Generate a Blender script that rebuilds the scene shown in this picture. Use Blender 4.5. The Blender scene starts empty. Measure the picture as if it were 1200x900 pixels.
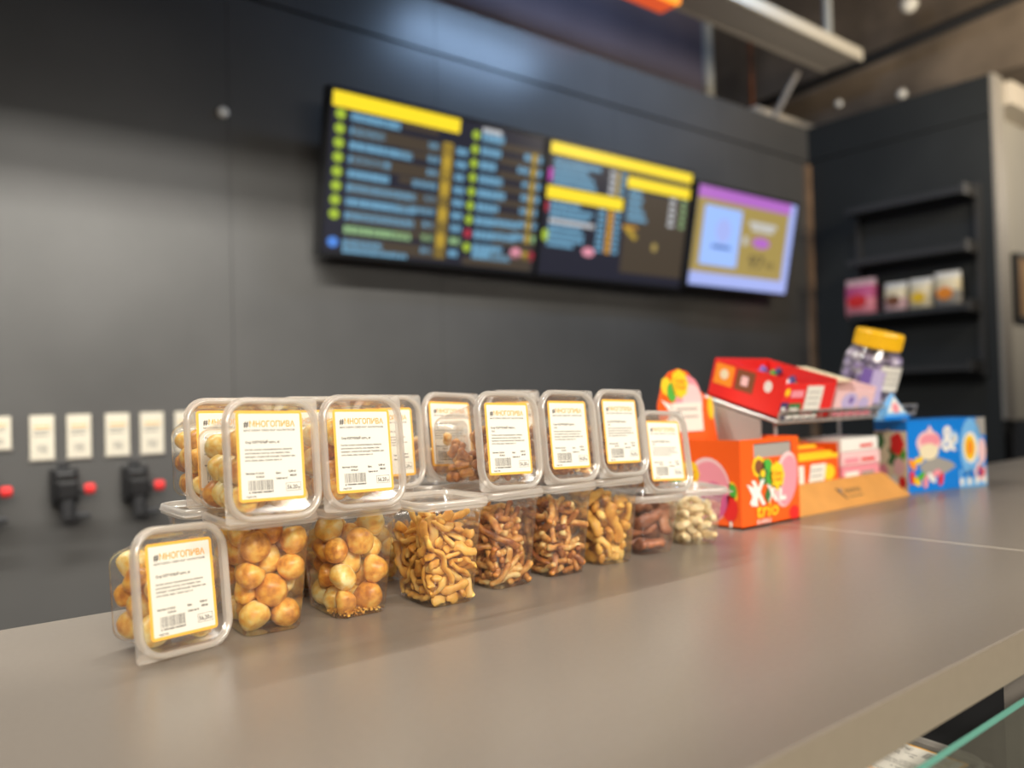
import bpy, bmesh, math, random
import numpy as np
from mathutils import Matrix, Vector, Euler, noise as mnoise

random.seed(7)
S = bpy.context.scene
COL = S.collection
ZC = 1.25                       # camera height above the floor; all z below are relative to the camera
# ------------------------------------------------------------------ camera, world, lights, exposure
yaw, pit, rol = 0.68302, 0.020734, -0.027273
fw = Vector((math.sin(yaw)*math.cos(pit), math.cos(yaw)*math.cos(pit), math.sin(pit)))
r0 = Vector((math.cos(yaw), -math.sin(yaw), 0)); u0 = r0.cross(fw)
rt = r0*math.cos(rol)+u0*math.sin(rol); up = -r0*math.sin(rol)+u0*math.cos(rol)
cd = bpy.data.cameras.new('camera'); cam = bpy.data.objects.new('camera', cd); COL.objects.link(cam)
cam.matrix_world = Matrix(((rt.x, up.x, -fw.x, 0), (rt.y, up.y, -fw.y, 0), (rt.z, up.z, -fw.z, ZC), (0, 0, 0, 1)))
cd.sensor_width = 36; cd.lens = 964.28/1200*36
cd.clip_start = .02; cd.clip_end = 60
cd.dof.use_dof = True; cd.dof.focus_distance = .80; cd.dof.aperture_fstop = 2.6
S.camera = cam

W = bpy.data.worlds.new('world'); S.world = W; W.use_nodes = True
W.node_tree.nodes['Background'].inputs[0].default_value = (.80, .82, .90, 1)
W.node_tree.nodes['Background'].inputs[1].default_value = .06

def area(name, loc, target, sx, sy, power, color, spread=180):
    l = bpy.data.lights.new(name, 'AREA'); l.shape = 'RECTANGLE'; l.size = sx; l.size_y = sy
    l.energy = power; l.color = color; l.spread = math.radians(spread)
    o = bpy.data.objects.new(name, l); COL.objects.link(o)
    o.location = (loc[0], loc[1], loc[2]+ZC)
    d = Vector(target)-Vector(loc)
    o.rotation_euler = d.to_track_quat('-Z', 'Y').to_euler()
    return o
# ceiling lamps of the shop: over the customer side and the far end; others are added
area('lamp_over_counter', (-.30, -1.40, 1.18), (.45, .62, -.27), 1.6, .40, 11.8, (1, .91, .78), 72)
area('lamp_customer_side', (1.5, -1.40, 1.25), (1.25, .70, -.22), 1.5, .35, 7.4, (1, .93, .83), 72)
# added unseen strips; the trough built below cuts their light off the upper wall
area('added_wall_light', (-.2, 1.452, 1.62), (-.2, 1.9, 1.0), 2.6, .012, 66, (1, .97, .90))
area('added_wall_light_rear', (-.2, 1.425, 1.62), (-.2, 1.9, 1.0), 2.6, .012, 27, (1, .97, .90))
area('cool_sheen_light', (2.50, 1.66, 1.80), (2.6, 2.5, 1.1), .9, .10, 11.0, (.42, .64, 1.0))  # added unseen light that gives the upper wall its bluish sheen
area('lamp_far_end', (6.3, .4, 1.3), (6.3, 1.6, .4), 1.2, .5, 15, (1, .90, .78))
area('ceiling_fill_light', (3.7, .6, 1.2), (4.6, 2.0, 2.2), 1.0, .5, 22, (1, .86, .66))  # added upward fill that brightens the open ceiling
vs = S.view_settings
vs.view_transform = 'Standard'; vs.look = 'None'; vs.gamma = 1; vs.exposure = 0.34; vs.use_curve_mapping = False

# ------------------------------------------------------------------ materials
M = {}
def nodes(name):
    m = bpy.data.materials.new(name); m.use_nodes = True; M[name] = m
    nt = m.node_tree
    return m, nt, nt.nodes['Principled BSDF']
def mat(name, col, rough=.5, metal=0, var=0, vscale=30, bump=0, bscale=200, spec=.5, coat=0, trans=0, sub=0):
    m, nt, b = nodes(name)
    b.inputs['Base Color'].default_value = (*col, 1); b.inputs['Roughness'].default_value = rough
    b.inputs['Metallic'].default_value = metal; b.inputs['Specular IOR Level'].default_value = spec
    if coat: b.inputs['Coat Weight'].default_value = coat; b.inputs['Coat Roughness'].default_value = .15
    if sub:
        b.inputs['Subsurface Weight'].default_value = sub; b.inputs['Subsurface Radius'].default_value = (.006, .004, .002)
        b.inputs['Subsurface Scale'].default_value = 1
    if var or bump:
        tc = nt.nodes.new('ShaderNodeTexCoord')
    if var:
        n = nt.nodes.new('ShaderNodeTexNoise'); n.inputs['Scale'].default_value = vscale; n.inputs['Detail'].default_value = 4
        nt.links.new(tc.outputs['Object'], n.inputs['Vector'])
        r = nt.nodes.new('ShaderNodeValToRGB')
        r.color_ramp.elements[0].position = .3; r.color_ramp.elements[1].position = .7
        r.color_ramp.elements[0].color = (*[c*(1-var) for c in col], 1)
        r.color_ramp.elements[1].color = (*[min(1, c*(1+var)) for c in col], 1)
        nt.links.new(n.outputs['Fac'], r.inputs['Fac']); nt.links.new(r.outputs['Color'], b.inputs['Base Color'])
    if bump:
        n2 = nt.nodes.new('ShaderNodeTexNoise'); n2.inputs['Scale'].default_value = bscale
        nt.links.new(tc.outputs['Object'], n2.inputs['Vector'])
        bp = nt.nodes.new('ShaderNodeBump'); bp.inputs['Strength'].default_value = bump; bp.inputs['Distance'].default_value = .002
        nt.links.new(n2.outputs['Fac'], bp.inputs['Height']); nt.links.new(bp.outputs['Normal'], b.inputs['Normal'])
    return m
def emit(name, col, s=1):
    m, nt, b = nodes(name)
    b.inputs['Base Color'].default_value = (.01, .01, .01, 1); b.inputs['Roughness'].default_value = .3
    b.inputs['Emission Color'].default_value = (*col, 1); b.inputs['Emission Strength'].default_value = s
    return m
def food(name, cols, scale=60, rough=.42, rnd=.5, sub=.12):
    """cols: list of ramp colours, picked by noise and by each piece's own random number"""
    m, nt, b = nodes(name)
    tc = nt.nodes.new('ShaderNodeTexCoord'); oi = nt.nodes.new('ShaderNodeObjectInfo')
    n = nt.nodes.new('ShaderNodeTexNoise'); n.inputs['Scale'].default_value = scale; n.inputs['Detail'].default_value = 3
    nt.links.new(tc.outputs['Object'], n.inputs['Vector'])
    a = nt.nodes.new('ShaderNodeMath'); a.operation = 'MULTIPLY_ADD'
    nt.links.new(oi.outputs['Random'], a.inputs[0]); a.inputs[1].default_value = rnd
    s = nt.nodes.new('ShaderNodeMath'); s.operation = 'MULTIPLY_ADD'; s.inputs[1].default_value = 1.5; s.inputs[2].default_value = -.25-rnd/2
    nt.links.new(n.outputs['Fac'], s.inputs[0]); nt.links.new(s.outputs[0], a.inputs[2])
    r = nt.nodes.new('ShaderNodeValToRGB'); e = r.color_ramp.elements
    for i, c in enumerate(cols):
        p = .1+.8*i/(len(cols)-1)
        k = e[i] if i < 2 else e.new(p)
        k.position = p; k.color = (*c, 1)
    nt.links.new(a.outputs[0], r.inputs['Fac']); nt.links.new(r.outputs['Color'], b.inputs['Base Color'])
    b.inputs['Roughness'].default_value = rough
    b.inputs['Subsurface Weight'].default_value = sub; b.inputs['Subsurface Radius'].default_value = (.006, .003, .001); b.inputs['Subsurface Scale'].default_value = 1
    bp = nt.nodes.new('ShaderNodeBump'); bp.inputs['Strength'].default_value = .35; bp.inputs['Distance'].default_value = .002
    nt.links.new(n.outputs['Fac'], bp.inputs['Height']); nt.links.new(bp.outputs['Normal'], b.inputs['Normal'])
    return m
def plastic(name, tint=(.96, .95, .93), haze=.05, hazecol=(.95, .93, .9), gloss=.09, rough=.09):
    """thin clear packaging plastic: see-through sheet with a fresnel shine and a little milky haze"""
    m = bpy.data.materials.new(name); m.use_nodes = True; M[name] = m
    nt = m.node_tree; nt.nodes.clear()
    out = nt.nodes.new('ShaderNodeOutputMaterial')
    tr = nt.nodes.new('ShaderNodeBsdfTransparent'); tr.inputs[0].default_value = (*tint, 1)
    gl = nt.nodes.new('ShaderNodeBsdfGlossy'); gl.inputs['Roughness'].default_value = rough; gl.inputs[0].default_value = (1, 1, 1, 1)
    di = nt.nodes.new('ShaderNodeBsdfDiffuse'); di.inputs[0].default_value = (*hazecol, 1)
    tl = nt.nodes.new('ShaderNodeBsdfTranslucent'); tl.inputs[0].default_value = (*hazecol, 1)
    dm = nt.nodes.new('ShaderNodeMixShader'); dm.inputs[0].default_value = .5
    nt.links.new(di.outputs[0], dm.inputs[1]); nt.links.new(tl.outputs[0], dm.inputs[2])
    a = nt.nodes.new('ShaderNodeMixShader'); a.inputs[0].default_value = haze
    nt.links.new(tr.outputs[0], a.inputs[1]); nt.links.new(dm.outputs[0], a.inputs[2])
    lw = nt.nodes.new('ShaderNodeLayerWeight'); lw.inputs['Blend'].default_value = .35
    mu = nt.nodes.new('ShaderNodeMath'); mu.operation = 'MULTIPLY_ADD'; mu.inputs[1].default_value = .45; mu.inputs[2].default_value = gloss*.6
    nt.links.new(lw.outputs['Fresnel'], mu.inputs[0])
    b = nt.nodes.new('ShaderNodeMixShader'); nt.links.new(mu.outputs[0], b.inputs[0])
    nt.links.new(a.outputs[0], b.inputs[1]); nt.links.new(gl.outputs[0], b.inputs[2])
    nt.links.new(b.outputs[0], out.inputs[0])
    return m

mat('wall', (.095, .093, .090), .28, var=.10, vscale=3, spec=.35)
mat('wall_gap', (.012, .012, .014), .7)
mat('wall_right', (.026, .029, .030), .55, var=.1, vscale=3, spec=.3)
mat('counter', (.215, .186, .158), .29, var=.035, vscale=180, bump=.03, bscale=900, spec=.45)
mat('counter_edge', (.235, .198, .148), .45, var=.03, vscale=90)
mat('counter_base', (.10, .095, .09), .6)
mat('floor', (.22, .20, .18), .4, var=.15, vscale=4)
mat('ceiling', (.085, .072, .060), .9, var=.35, vscale=2.2, bump=.4, bscale=9)
mat('concrete', (.22, .175, .135), .9, var=.3, vscale=3.5, bump=.3, bscale=20)
mat('duct', (.14, .12, .155), .6, var=.12, vscale=2)
mat('duct_end', (.50, .50, .46), .5)
mat('cream_paint', (.62, .56, .47), .6)
mat('cream_lit', (.80, .74, .62), .5)
mat('grey_paint', (.34, .31, .28), .6)
mat('far_wall', (.42, .40, .35), .7, var=.05, vscale=2)
mat('trim_light', (.30, .28, .25), .5)
mat('wood_strip', (.27, .17, .10), .6, var=.2, vscale=12)
mat('wood', (.66, .31, .075), .5, var=.10, vscale=16, bump=.1)
mat('wood_dark', (.30, .17, .06), .6, var=.2, vscale=10)
mat('shelf', (.030, .031, .033), .5)
mat('shelf_metal', (.055, .055, .056), .45, metal=.3)
mat('black', (.012, .012, .013), .35)
mat('black_soft', (.02, .02, .022), .6)
mat('red_plastic', (.70, .03, .03), .35)
mat('chrome', (.62, .60, .58), .28, metal=.9)
mat('wire', (.55, .53, .50), .35, metal=.7)
mat('white', (.86, .84, .78), .55)
mat('paper', (.80, .77, .69), .6)
mat('paper_card', (.62, .57, .46), .6, var=.06, vscale=20)
mat('ink', (.06, .055, .05), .7)
mat('ink_soft', (.24, .23, .21), .7)
mat('label_orange', (.90, .47, .07), .6)
mat('text_orange', (.88, .36, .03), .6)
mat('orange', (.93, .115, .008), .42, coat=.2)
mat('orange_light', (.95, .30, .02), .45)
mat('yellow', (.98, .62, .02), .45)
mat('yellow_lid', (.95, .52, .008), .38)
mat('red', (.80, .022, .018), .42, coat=.2)
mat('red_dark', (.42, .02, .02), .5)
mat('pink', (.86, .30, .36), .45)
mat('pink_pale', (.88, .58, .58), .5)
mat('magenta', (.62, .10, .25), .5)
mat('green', (.08, .42, .05), .45)
mat('green_dark', (.05, .18, .05), .5)
mat('blue', (.0, .21, .72), .45, coat=.2)
mat('blue_light', (.18, .48, .85), .45)
mat('lilac', (.55, .46, .72), .5)
mat('violet', (.20, .12, .42), .5)
mat('navy', (.04, .035, .13), .5)
mat('grey_card', (.34, .32, .29), .8)
mat('brown', (.22, .075, .03), .5)
mat('cream', (.85, .74, .50), .5)
mat('shadow_grey', (.10, .10, .11), .6)
food('cheese_ball', [(.56, .20, .026), (.84, .40, .055), (.95, .63, .14), (.97, .82, .40)], 1.5, .34, .55)
food('cheese_strip', [(.66, .29, .04), (.88, .50, .10), (.93, .66, .22)], 70, .42, .5)
food('dark_stick', [(.26, .075, .022), (.50, .19, .045), (.72, .36, .09), (.92, .70, .32)], 95, .42, .55)
food('gold_chunk', [(.60, .26, .04), (.86, .50, .10), (.93, .66, .22)], 60, .42, .5)
food('dried_meat', [(.24, .08, .04), (.42, .165, .085), (.56, .27, .15)], 60, .40, .4)
food('pistachio', [(.76, .54, .26), (.92, .75, .44), (.95, .84, .58)], 1.6, .5, .4)
food('sweet', [(.50, .40, .66), (.84, .78, .86), (.28, .18, .50), (.88, .86, .88)], 40, .4, .9, 0)
plastic('cup_plastic', (.99, .985, .975), .035, gloss=.05)
plastic('lid_clear', (.97, .965, .955), .085, (.98, .93, .86), gloss=.08, rough=.14)
plastic('lid_rim', (.95, .94, .92), .50, (.96, .92, .86), gloss=.13, rough=.16)
plastic('jar_plastic', (.93, .92, .95), .06)
plastic('wrap', (.97, .97, .97), .10, gloss=.2)
# glass with a green cut edge
plastic('glass', (.90, .93, .90), .10, (.75, .70, .58), gloss=.16, rough=.04)  # warm haze paints in the room floor reflected by the glass
mat('glass_edge', (.16, .42, .34), .08, spec=1.0)

# ------------------------------------------------------------------ mesh helpers
class MB:
    def __init__(s): s.v = []; s.f = []; s.m = []; s.mats = []
    def mi(s, m):
        if m not in s.mats: s.mats.append(m)
        return s.mats.index(m)
    def poly(s, pts, m):
        b = len(s.v); s.v += [tuple(p) for p in pts]; s.f.append(tuple(range(b, b+len(pts)))); s.m.append(s.mi(m))
    def box(s, a, b, m, M4=None):
        x0, y0, z0 = a; x1, y1, z1 = b
        p = [(x0, y0, z0), (x1, y0, z0), (x1, y1, z0), (x0, y1, z0), (x0, y0, z1), (x1, y0, z1), (x1, y1, z1), (x0, y1, z1)]
        if M4: p = [tuple(M4 @ Vector(q)) for q in p]
        k = len(s.v); s.v += p; i = s.mi(m)
        for f in ((0, 3, 2, 1), (4, 5, 6, 7), (0, 1, 5, 4), (1, 2, 6, 5), (2, 3, 7, 6), (3, 0, 4, 7)):
            s.f.append(tuple(k+q for q in f)); s.m.append(i)
    def tube(s, pts, r, m, n=8, cap=True):
        """round bar through points; r a number or one per point"""
        pts = [Vector(p) for p in pts]; R = r if hasattr(r, '__len__') else [r]*len(pts)
        i = s.mi(m); k = len(s.v); T = None
        for j, p in enumerate(pts):
            d = (pts[min(j+1, len(pts)-1)]-pts[max(j-1, 0)]).normalized()
            if T is None:
                T = d.orthogonal().normalized()
            else:
                T = (T-d*T.dot(d)); T = T.normalized() if T.length > 1e-6 else d.orthogonal().normalized()
            B = d.cross(T)
            for q in range(n):
                a = 2*math.pi*q/n
                s.v.append(tuple(p+(T*math.cos(a)+B*math.sin(a))*R[j]))
        for j in range(len(pts)-1):
            for q in range(n):
                s.f.append((k+j*n+q, k+j*n+(q+1) % n, k+(j+1)*n+(q+1) % n, k+(j+1)*n+q)); s.m.append(i)
        if cap:
            s.f.append(tuple(k+q for q in reversed(range(n)))); s.m.append(i)
            s.f.append(tuple(k+(len(pts)-1)*n+q for q in range(n))); s.m.append(i)
    def rings(s, rings, mats, close_first=False, close_last=False):
        """rings: lists of equal length; mats: material for each gap"""
        n = len(rings[0]); k = len(s.v)
        for r in rings: s.v += [tuple(p) for p in r]
        for j in range(len(rings)-1):
            i = s.mi(mats[j] if isinstance(mats, (list, tuple)) else mats)
            for q in range(n):
                s.f.append((k+j*n+q, k+j*n+(q+1) % n, k+(j+1)*n+(q+1) % n, k+(j+1)*n+q)); s.m.append(i)
        if close_first:
            s.f.append(tuple(k+q for q in reversed(range(n)))); s.m.append(s.mi(mats[0] if isinstance(mats, (list, tuple)) else mats))
        if close_last:
            s.f.append(tuple(k+(len(rings)-1)*n+q for q in range(n))); s.m.append(s.mi(mats[-1] if isinstance(mats, (list, tuple)) else mats))
    def lathe(s, prof, m, n=24, c=(0, 0)):
        rs = [[(c[0]+r*math.cos(2*math.pi*q/n), c[1]+r*math.sin(2*math.pi*q/n), z) for q in range(n)] for r, z in prof]
        s.rings(rs, m, True, True)
    def mesh(s, name, smooth=False):
        me = bpy.data.meshes.new(name); me.from_pydata(s.v, [], s.f)
        for m in s.mats: me.materials.append(M[m])
        for p, i in zip(me.polygons, s.m): p.material_index = i; p.use_smooth = smooth
        me.update(); return me
    def build(s, name, parent=None, loc=None, smooth=False, bevel=0):
        o = bpy.data.objects.new(name, s.mesh(name, smooth)); COL.objects.link(o)
        if parent: o.parent = parent
        if loc: o.location = loc
        if bevel:
            b = o.modifiers.new('bevel', 'BEVEL'); b.width = bevel; b.segments = 2; b.limit_method = 'ANGLE'
        return o
def empty(name, loc=(0, 0, 0), mw=None):
    o = bpy.data.objects.new(name, None); COL.objects.link(o); o.empty_display_size = .05
    if mw is not None: o.matrix_world = mw
    else: o.location = (loc[0], loc[1], loc[2]+ZC)
    return o
def tag(o, label, cat, group=None):
    o['label'] = label; o['category'] = cat
    if group: o['group'] = group
    return o
def struct(o): o['kind'] = 'structure'; return o
def root(o): o.location.z += ZC; return o
def rrect(w, d, r, z, n=6, sq=()):
    """rounded rectangle ring; corners listed in sq (0:+x+y 1:-x+y 2:-x-y 3:+x-y) stay nearly square"""
    out = []
    for k, (sx, sy) in enumerate(((1, 1), (-1, 1), (-1, -1), (1, -1))):
        rr = .004 if k in sq else r
        cx, cy = sx*(w/2-rr), sy*(d/2-rr)
        for j in range(n+1):
            a = math.pi/2*(k+j/n)
            out.append((cx+rr*math.cos(a), cy+rr*math.sin(a), z))
    return out
_tc = {}
def text_polys(txt, size, bold=0.0):
    key = (txt, size, bold)
    if key in _tc: return _tc[key]
    c = bpy.data.curves.new('t', 'FONT'); c.body = txt; c.size = size; c.resolution_u = 2; c.offset = bold; c.align_x = 'LEFT'
    o = bpy.data.objects.new('t', c); COL.objects.link(o)
    dg = bpy.context.evaluated_depsgraph_get(); me = bpy.data.meshes.new_from_object(o.evaluated_get(dg))
    vs_ = [tuple(v.co) for v in me.vertices]; fs = [tuple(p.vertices) for p in me.polygons]
    bpy.data.objects.remove(o); bpy.data.curves.remove(c); bpy.data.meshes.remove(me)
    _tc[key] = (vs_, fs); return _tc[key]
def add_text(mb, txt, size, x, y, m, fn, width=None, bold=0.0, center=False, shear=0):
    """flat print: fn maps (u,v) of the surface to a point"""
    v, f = text_polys(txt, size, bold)
    if not v: return
    x0 = min(p[0] for p in v); x1 = max(p[0] for p in v)
    sc = width/(x1-x0) if width else 1
    off = -(x1-x0)*sc/2 if center else 0
    k = len(mb.v); i = mb.mi(m)
    for p in v: mb.v.append(tuple(fn(x+off+(p[0]-x0)*sc+shear*p[1], y+p[1])))
    for q in f: mb.f.append(tuple(k+a for a in q)); mb.m.append(i)
def quad(mb, x0, y0, x1, y1, m, fn): mb.poly([fn(x0, y0), fn(x1, y0), fn(x1, y1), fn(x0, y1)], m)
def ell(mb, cx, cy, rx, ry, m, fn, n=24, wob=0, k=0, rot=0):
    pts = []
    for i in range(n):
        a = 2*math.pi*i/n; s_ = 1+wob*math.cos(k*a)
        ex, ey = rx*s_*math.cos(a), ry*s_*math.sin(a)
        pts.append(fn(cx+ex*math.cos(rot)-ey*math.sin(rot), cy+ex*math.sin(rot)+ey*math.cos(rot)))
    mb.poly(pts, m)
def shape(mb, pts, m, fn): mb.poly([fn(*p) for p in pts], m)

# ================================================================== THE SETTING
def sbox(name, a, b, m, bevel=0):
    mb = MB(); mb.box(a, b, m); o = mb.build(name, bevel=bevel); o.location.z = ZC; return struct(o)
YW, XR, ZT, ZS = 2.5, 4.229, 1.49, 1.295
sbox('floor', (-3.5, -3.2, -1.30), (9, 5.2, -1.25), 'floor')
sbox('ceiling', (-3.5, -3.2, 2.55), (9, 5.2, 2.65), 'ceiling')
wb = sbox('wall_back', (-2.5, YW+.012, -1.25), (XR+.1, YW+.10, ZT-.004), 'wall_gap')
seams = [-2.5, -1.6, -.75, .10, .933, 1.711, 2.657, 3.423, XR]
for a, b in zip(seams[:-1], seams[1:]):
    for z0, z1 in ((-1.25, ZS-.005), (ZS+.005, ZT)):
        mb = MB(); mb.box((a+.0009, YW, z0), (b-.0009, YW+.014, z1), 'wall')
        o = mb.build('wall_panel', wb)
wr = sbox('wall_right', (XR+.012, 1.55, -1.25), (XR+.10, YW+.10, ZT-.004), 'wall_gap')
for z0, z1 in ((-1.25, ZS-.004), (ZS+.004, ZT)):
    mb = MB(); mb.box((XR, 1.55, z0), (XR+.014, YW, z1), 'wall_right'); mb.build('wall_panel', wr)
sbox('trim_1', (XR-.002, 1.535, -.15), (XR+.115, 1.551, ZT), 'trim_light')
sbox('trim_2', (XR-.055, YW-.02, -1.25), (XR-.005, YW, ZS-.02), 'wood_strip')
sbox('wall_far', (XR+.10, 1.62, -1.25), (9, 1.72, 1.40), 'far_wall')
sbox('trim_3', (XR+.12, 1.50, 1.36), (9, 1.62, 1.47), 'cream_paint')
sbox('wall_far_base', (XR+.10, 1.45, -1.25), (9, 1.60, -.16), 'black_soft')
# concrete beams of the open ceiling and the big duct behind the wall
sbox('ceiling_beam_long', (4.62, 1.0, 1.62), (5.5, 5.2, 2.56), 'concrete')
sbox('ceiling_beam_short', (3.9, 3.6, 1.55), (4.62, 4.3, 2.3), 'concrete')
sbox('ceiling_ledge', (3.99, 2.66, 1.40), (4.62, 2.80, 1.62), 'cream_paint')
sbox('wall_behind', (-3.5, 5.0, -1.25), (9, 5.2, 2.6), 'ceiling')

# ------------------------------------------------------------------ ceiling services
d = empty('ventilation_duct', (0, 0, 0)); tag(d, 'large dark purple-grey ventilation duct above the back wall', 'duct')
mb = MB(); mb.box((-1.5, 2.95, 1.30), (3.90, 3.6, 2.50), 'duct'); mb.build('duct_body', d)
mb = MB(); mb.box((3.90, 2.93, 1.30), (3.97, 3.62, 2.50), 'duct_end'); mb.build('lit_end', d)  # lit right end of the duct, its light painted as a pale slab

lz = 1.75
lt = empty('cable_tray', (0, 0, 0)); tag(lt, 'long cream-edged hanging lamp channel under the open ceiling', 'ceiling lamp')
mb = MB(); mb.box((1.2, 2.16, lz), (4.18, 2.345, lz+.05), 'grey_paint'); mb.build('channel', lt)
mb = MB(); mb.box((1.2, 2.14, lz-.004), (4.19, 2.16, lz+.055), 'cream_lit'); mb.build('side_rail', lt, bevel=.004)  # cream near rail; the brightness of its lit side is put into the colour
mb = MB(); mb.box((1.2, 2.345, lz-.004), (4.18, 2.36, lz+.055), 'grey_paint'); mb.build('side_rail', lt)
for hx in (2.2, 3.86):
    mb = MB(); mb.tube([(hx, 2.15, lz+.05), (hx, 2.15, 2.55)], .022, 'duct_end', 8); mb.build('hanging_rod', lt)
st = MB(); st.tube([(4.02, 2.42, 1.74), (3.98, 2.62, 1.42)], .016, 'grey_paint', 8)
tag(root(st.build('ceiling_strut')), 'thin slanting grey metal strut in the ceiling corner', 'strut')
st = MB(); st.tube([(4.4, 3.2, 1.76), (4.4, 2.515, 1.803), (4.4, 1.52, 1.881), (4.4, .8, 1.94)], .030, 'black_soft', 10)
tag(root(st.build('ceiling_pipe')), 'dark pipe running along the concrete beam', 'pipe')
st = MB(); st.tube([(4.15, 2.8, 1.4), (4.15, 2.8, 2.5)], .014, 'brown', 8)
tag(root(st.build('sprinkler_riser')), 'thin dark red vertical pipe in the black ceiling void', 'pipe')
for i, (x, y, z, rr, lb) in enumerate(((4.3, 1.944, 2.0, .045, 'small white round sensor under the ceiling at the top right'), (4.3, 2.345, 1.60, .02, 'tiny pale fitting on top of the dark right wall'), (4.3, 1.996, 1.545, .026, 'tiny white fitting in the middle above the dark right wall'))):
    o = empty('ceiling_sensor', (x, y, z)); tag(o, lb, 'sensor')
    m1 = MB(); m1.lathe([(.001, -rr), (rr*.6, -rr*.8), (rr, -rr*.2), (rr, rr*.3), (rr*.7, rr*.5)], 'white', 16); m1.build('dome', o, smooth=True)
    m1 = MB(); m1.lathe([(rr*.75, rr*.5), (rr*.75, rr*.9)], 'grey_paint', 16); m1.build('mount', o)
o = empty('orange_sign', (0, 0, 0)); tag(o, 'small glowing orange hanging sign cut by the top edge', 'sign')
emit('sign_orange', (1.0, .30, .02), 1.3); emit('sign_red', (.8, .10, .02), .7)
mb = MB(); mb.box((2.44, 2.19, 1.635), (2.72, 2.27, 1.740), 'sign_red'); mb.build('housing', o)
mb = MB(); mb.box((2.56, 2.17, 1.64), (2.73, 2.189, 1.738), 'sign_orange'); mb.build('lit_face', o)
mb = MB(); mb.tube([(2.6, 2.23, 1.740), (2.6, 2.23, 1.7455)], .03, 'grey_paint'); mb.build('hanger', o)

o = empty('added_light_trough', (0, 0, 0)); tag(o, 'unseen added light trough whose plates cut the light on the back wall', 'ceiling lamp')  # added out of view to shape the stepped light edge on the wall
mb = MB(); mb.box((-1.6, 1.38, 1.625), (1.2, 1.58, 1.66), 'black_soft'); mb.build('housing', o)
mb = MB(); mb.box((-1.6, 1.57, 1.506), (1.2, 1.575, 1.625), 'black_soft'); mb.build('cutoff_plate', o)
mb = MB(); mb.box((-1.6, 1.38, 1.515), (1.2, 1.385, 1.625), 'black_soft'); mb.build('cutoff_plate', o)
for hx in (-1.2, .9):
    mb = MB(); mb.tube([(hx, 1.48, 1.66), (hx, 1.48, 2.55)], .004, 'grey_paint', 6); mb.build('hanging_wire', o)
# white wall button
o = empty('wall_sensor', (.915, YW, .912)); tag(o, 'small round white sensor alone on the dark wall', 'sensor')
mb = MB(); mb.lathe([(.017, 0), (.017, .008), (.013, .014)], 'white', 20); a = mb.build('body', o, smooth=False); a.rotation_euler = (math.pi/2, 0, 0)
mb = MB(); mb.lathe([(.004, .014), (.003, .016)], 'grey_paint', 12); a = mb.build('eye', o); a.rotation_euler = (math.pi/2, 0, 0)

# ------------------------------------------------------------------ menu screens
emit('s_yellow', (1.0, .74, .02), .85); emit('s_blue', (.26, .60, .88), .50); emit('s_lime', (.52, .72, .05), .6)
emit('s_brown', (.085, .062, .04), .6); emit('s_gold', (.75, .50, .05), .5); emit('s_dark', (.012, .012, .022), 1)
emit('s_pink', (.9, .35, .45), .7); emit('s_green', (.45, .75, .35), .5); emit('s_purple', (.50, .16, .62), .75)
emit('s_ochre', (.42, .31, .09), .75); emit('s_sky', (.34, .52, 1.0), .85); emit('s_lav', (.40, .48, .92), .8); emit('s_white', (.8, .82, .85), .6)
emit('s_red', (.5, .03, .06), .7); emit('s_magenta', (.55, .05, .45), .7); emit('s_navy', (.03, .08, .30), .8); emit('s_orange', (.85, .42, .05), .6)
emit('s_bluedot', (.08, .25, .75), .8)
TA = math.atan(.2)
def screen(label, x0, x1, z0, h, y0, draw, yawd=0):
    t = empty('menu_screen', mw=Matrix.Translation((x0, y0, z0+ZC)) @ Matrix.Rotation(yawd, 4, 'Z') @ Matrix.Rotation(TA, 4, 'X'))
    tag(t, label, 'screen', 'menu screens on the back wall')
    w = x1-x0
    mb = MB(); mb.box((0, .004, 0), (w, .05, h), 'black'); mb.build('housing', t, bevel=.004)
    bz = .010
    mb = MB()
    for a, b in (((0, 0, 0), (w, .004, bz+.006)), ((0, 0, h-bz), (w, .004, h)), ((0, 0, bz), (bz, .004, h-bz)), ((w-bz, 0, bz), (w, .004, h-bz))):
        mb.box(a, b, 'black')
    mb.build('bezel', t)
    mb = MB(); fn = lambda u, v: (u*w, .0035-.0000, v*h)
    sc = lambda u, v, k=0: (u*w, .0032, v*h)
    quad(mb, .01, .03, .99, .98, 's_dark', lambda u, v: (u*w, .0036, v*h))
    draw(mb, sc); mb.build('display', t)
    mb = MB(); mb.box((w*.35, .05, h*.3), (w*.65, .12, h*.7), 'black_soft'); mb.build('wall_mount', t)
    return t
rnd = random.Random(3)
def bar(mb, u0, v, u1, hh, m, fn):
    """a run of blurred words: separate short blocks, as far lettering looks"""
    u = u0
    while u < u1-.004:
        l = min(rnd.uniform(.012, .03), u1-u); quad(mb, u, v-hh/2, u+l, v+hh/2, m, fn); u += l+.004
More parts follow.
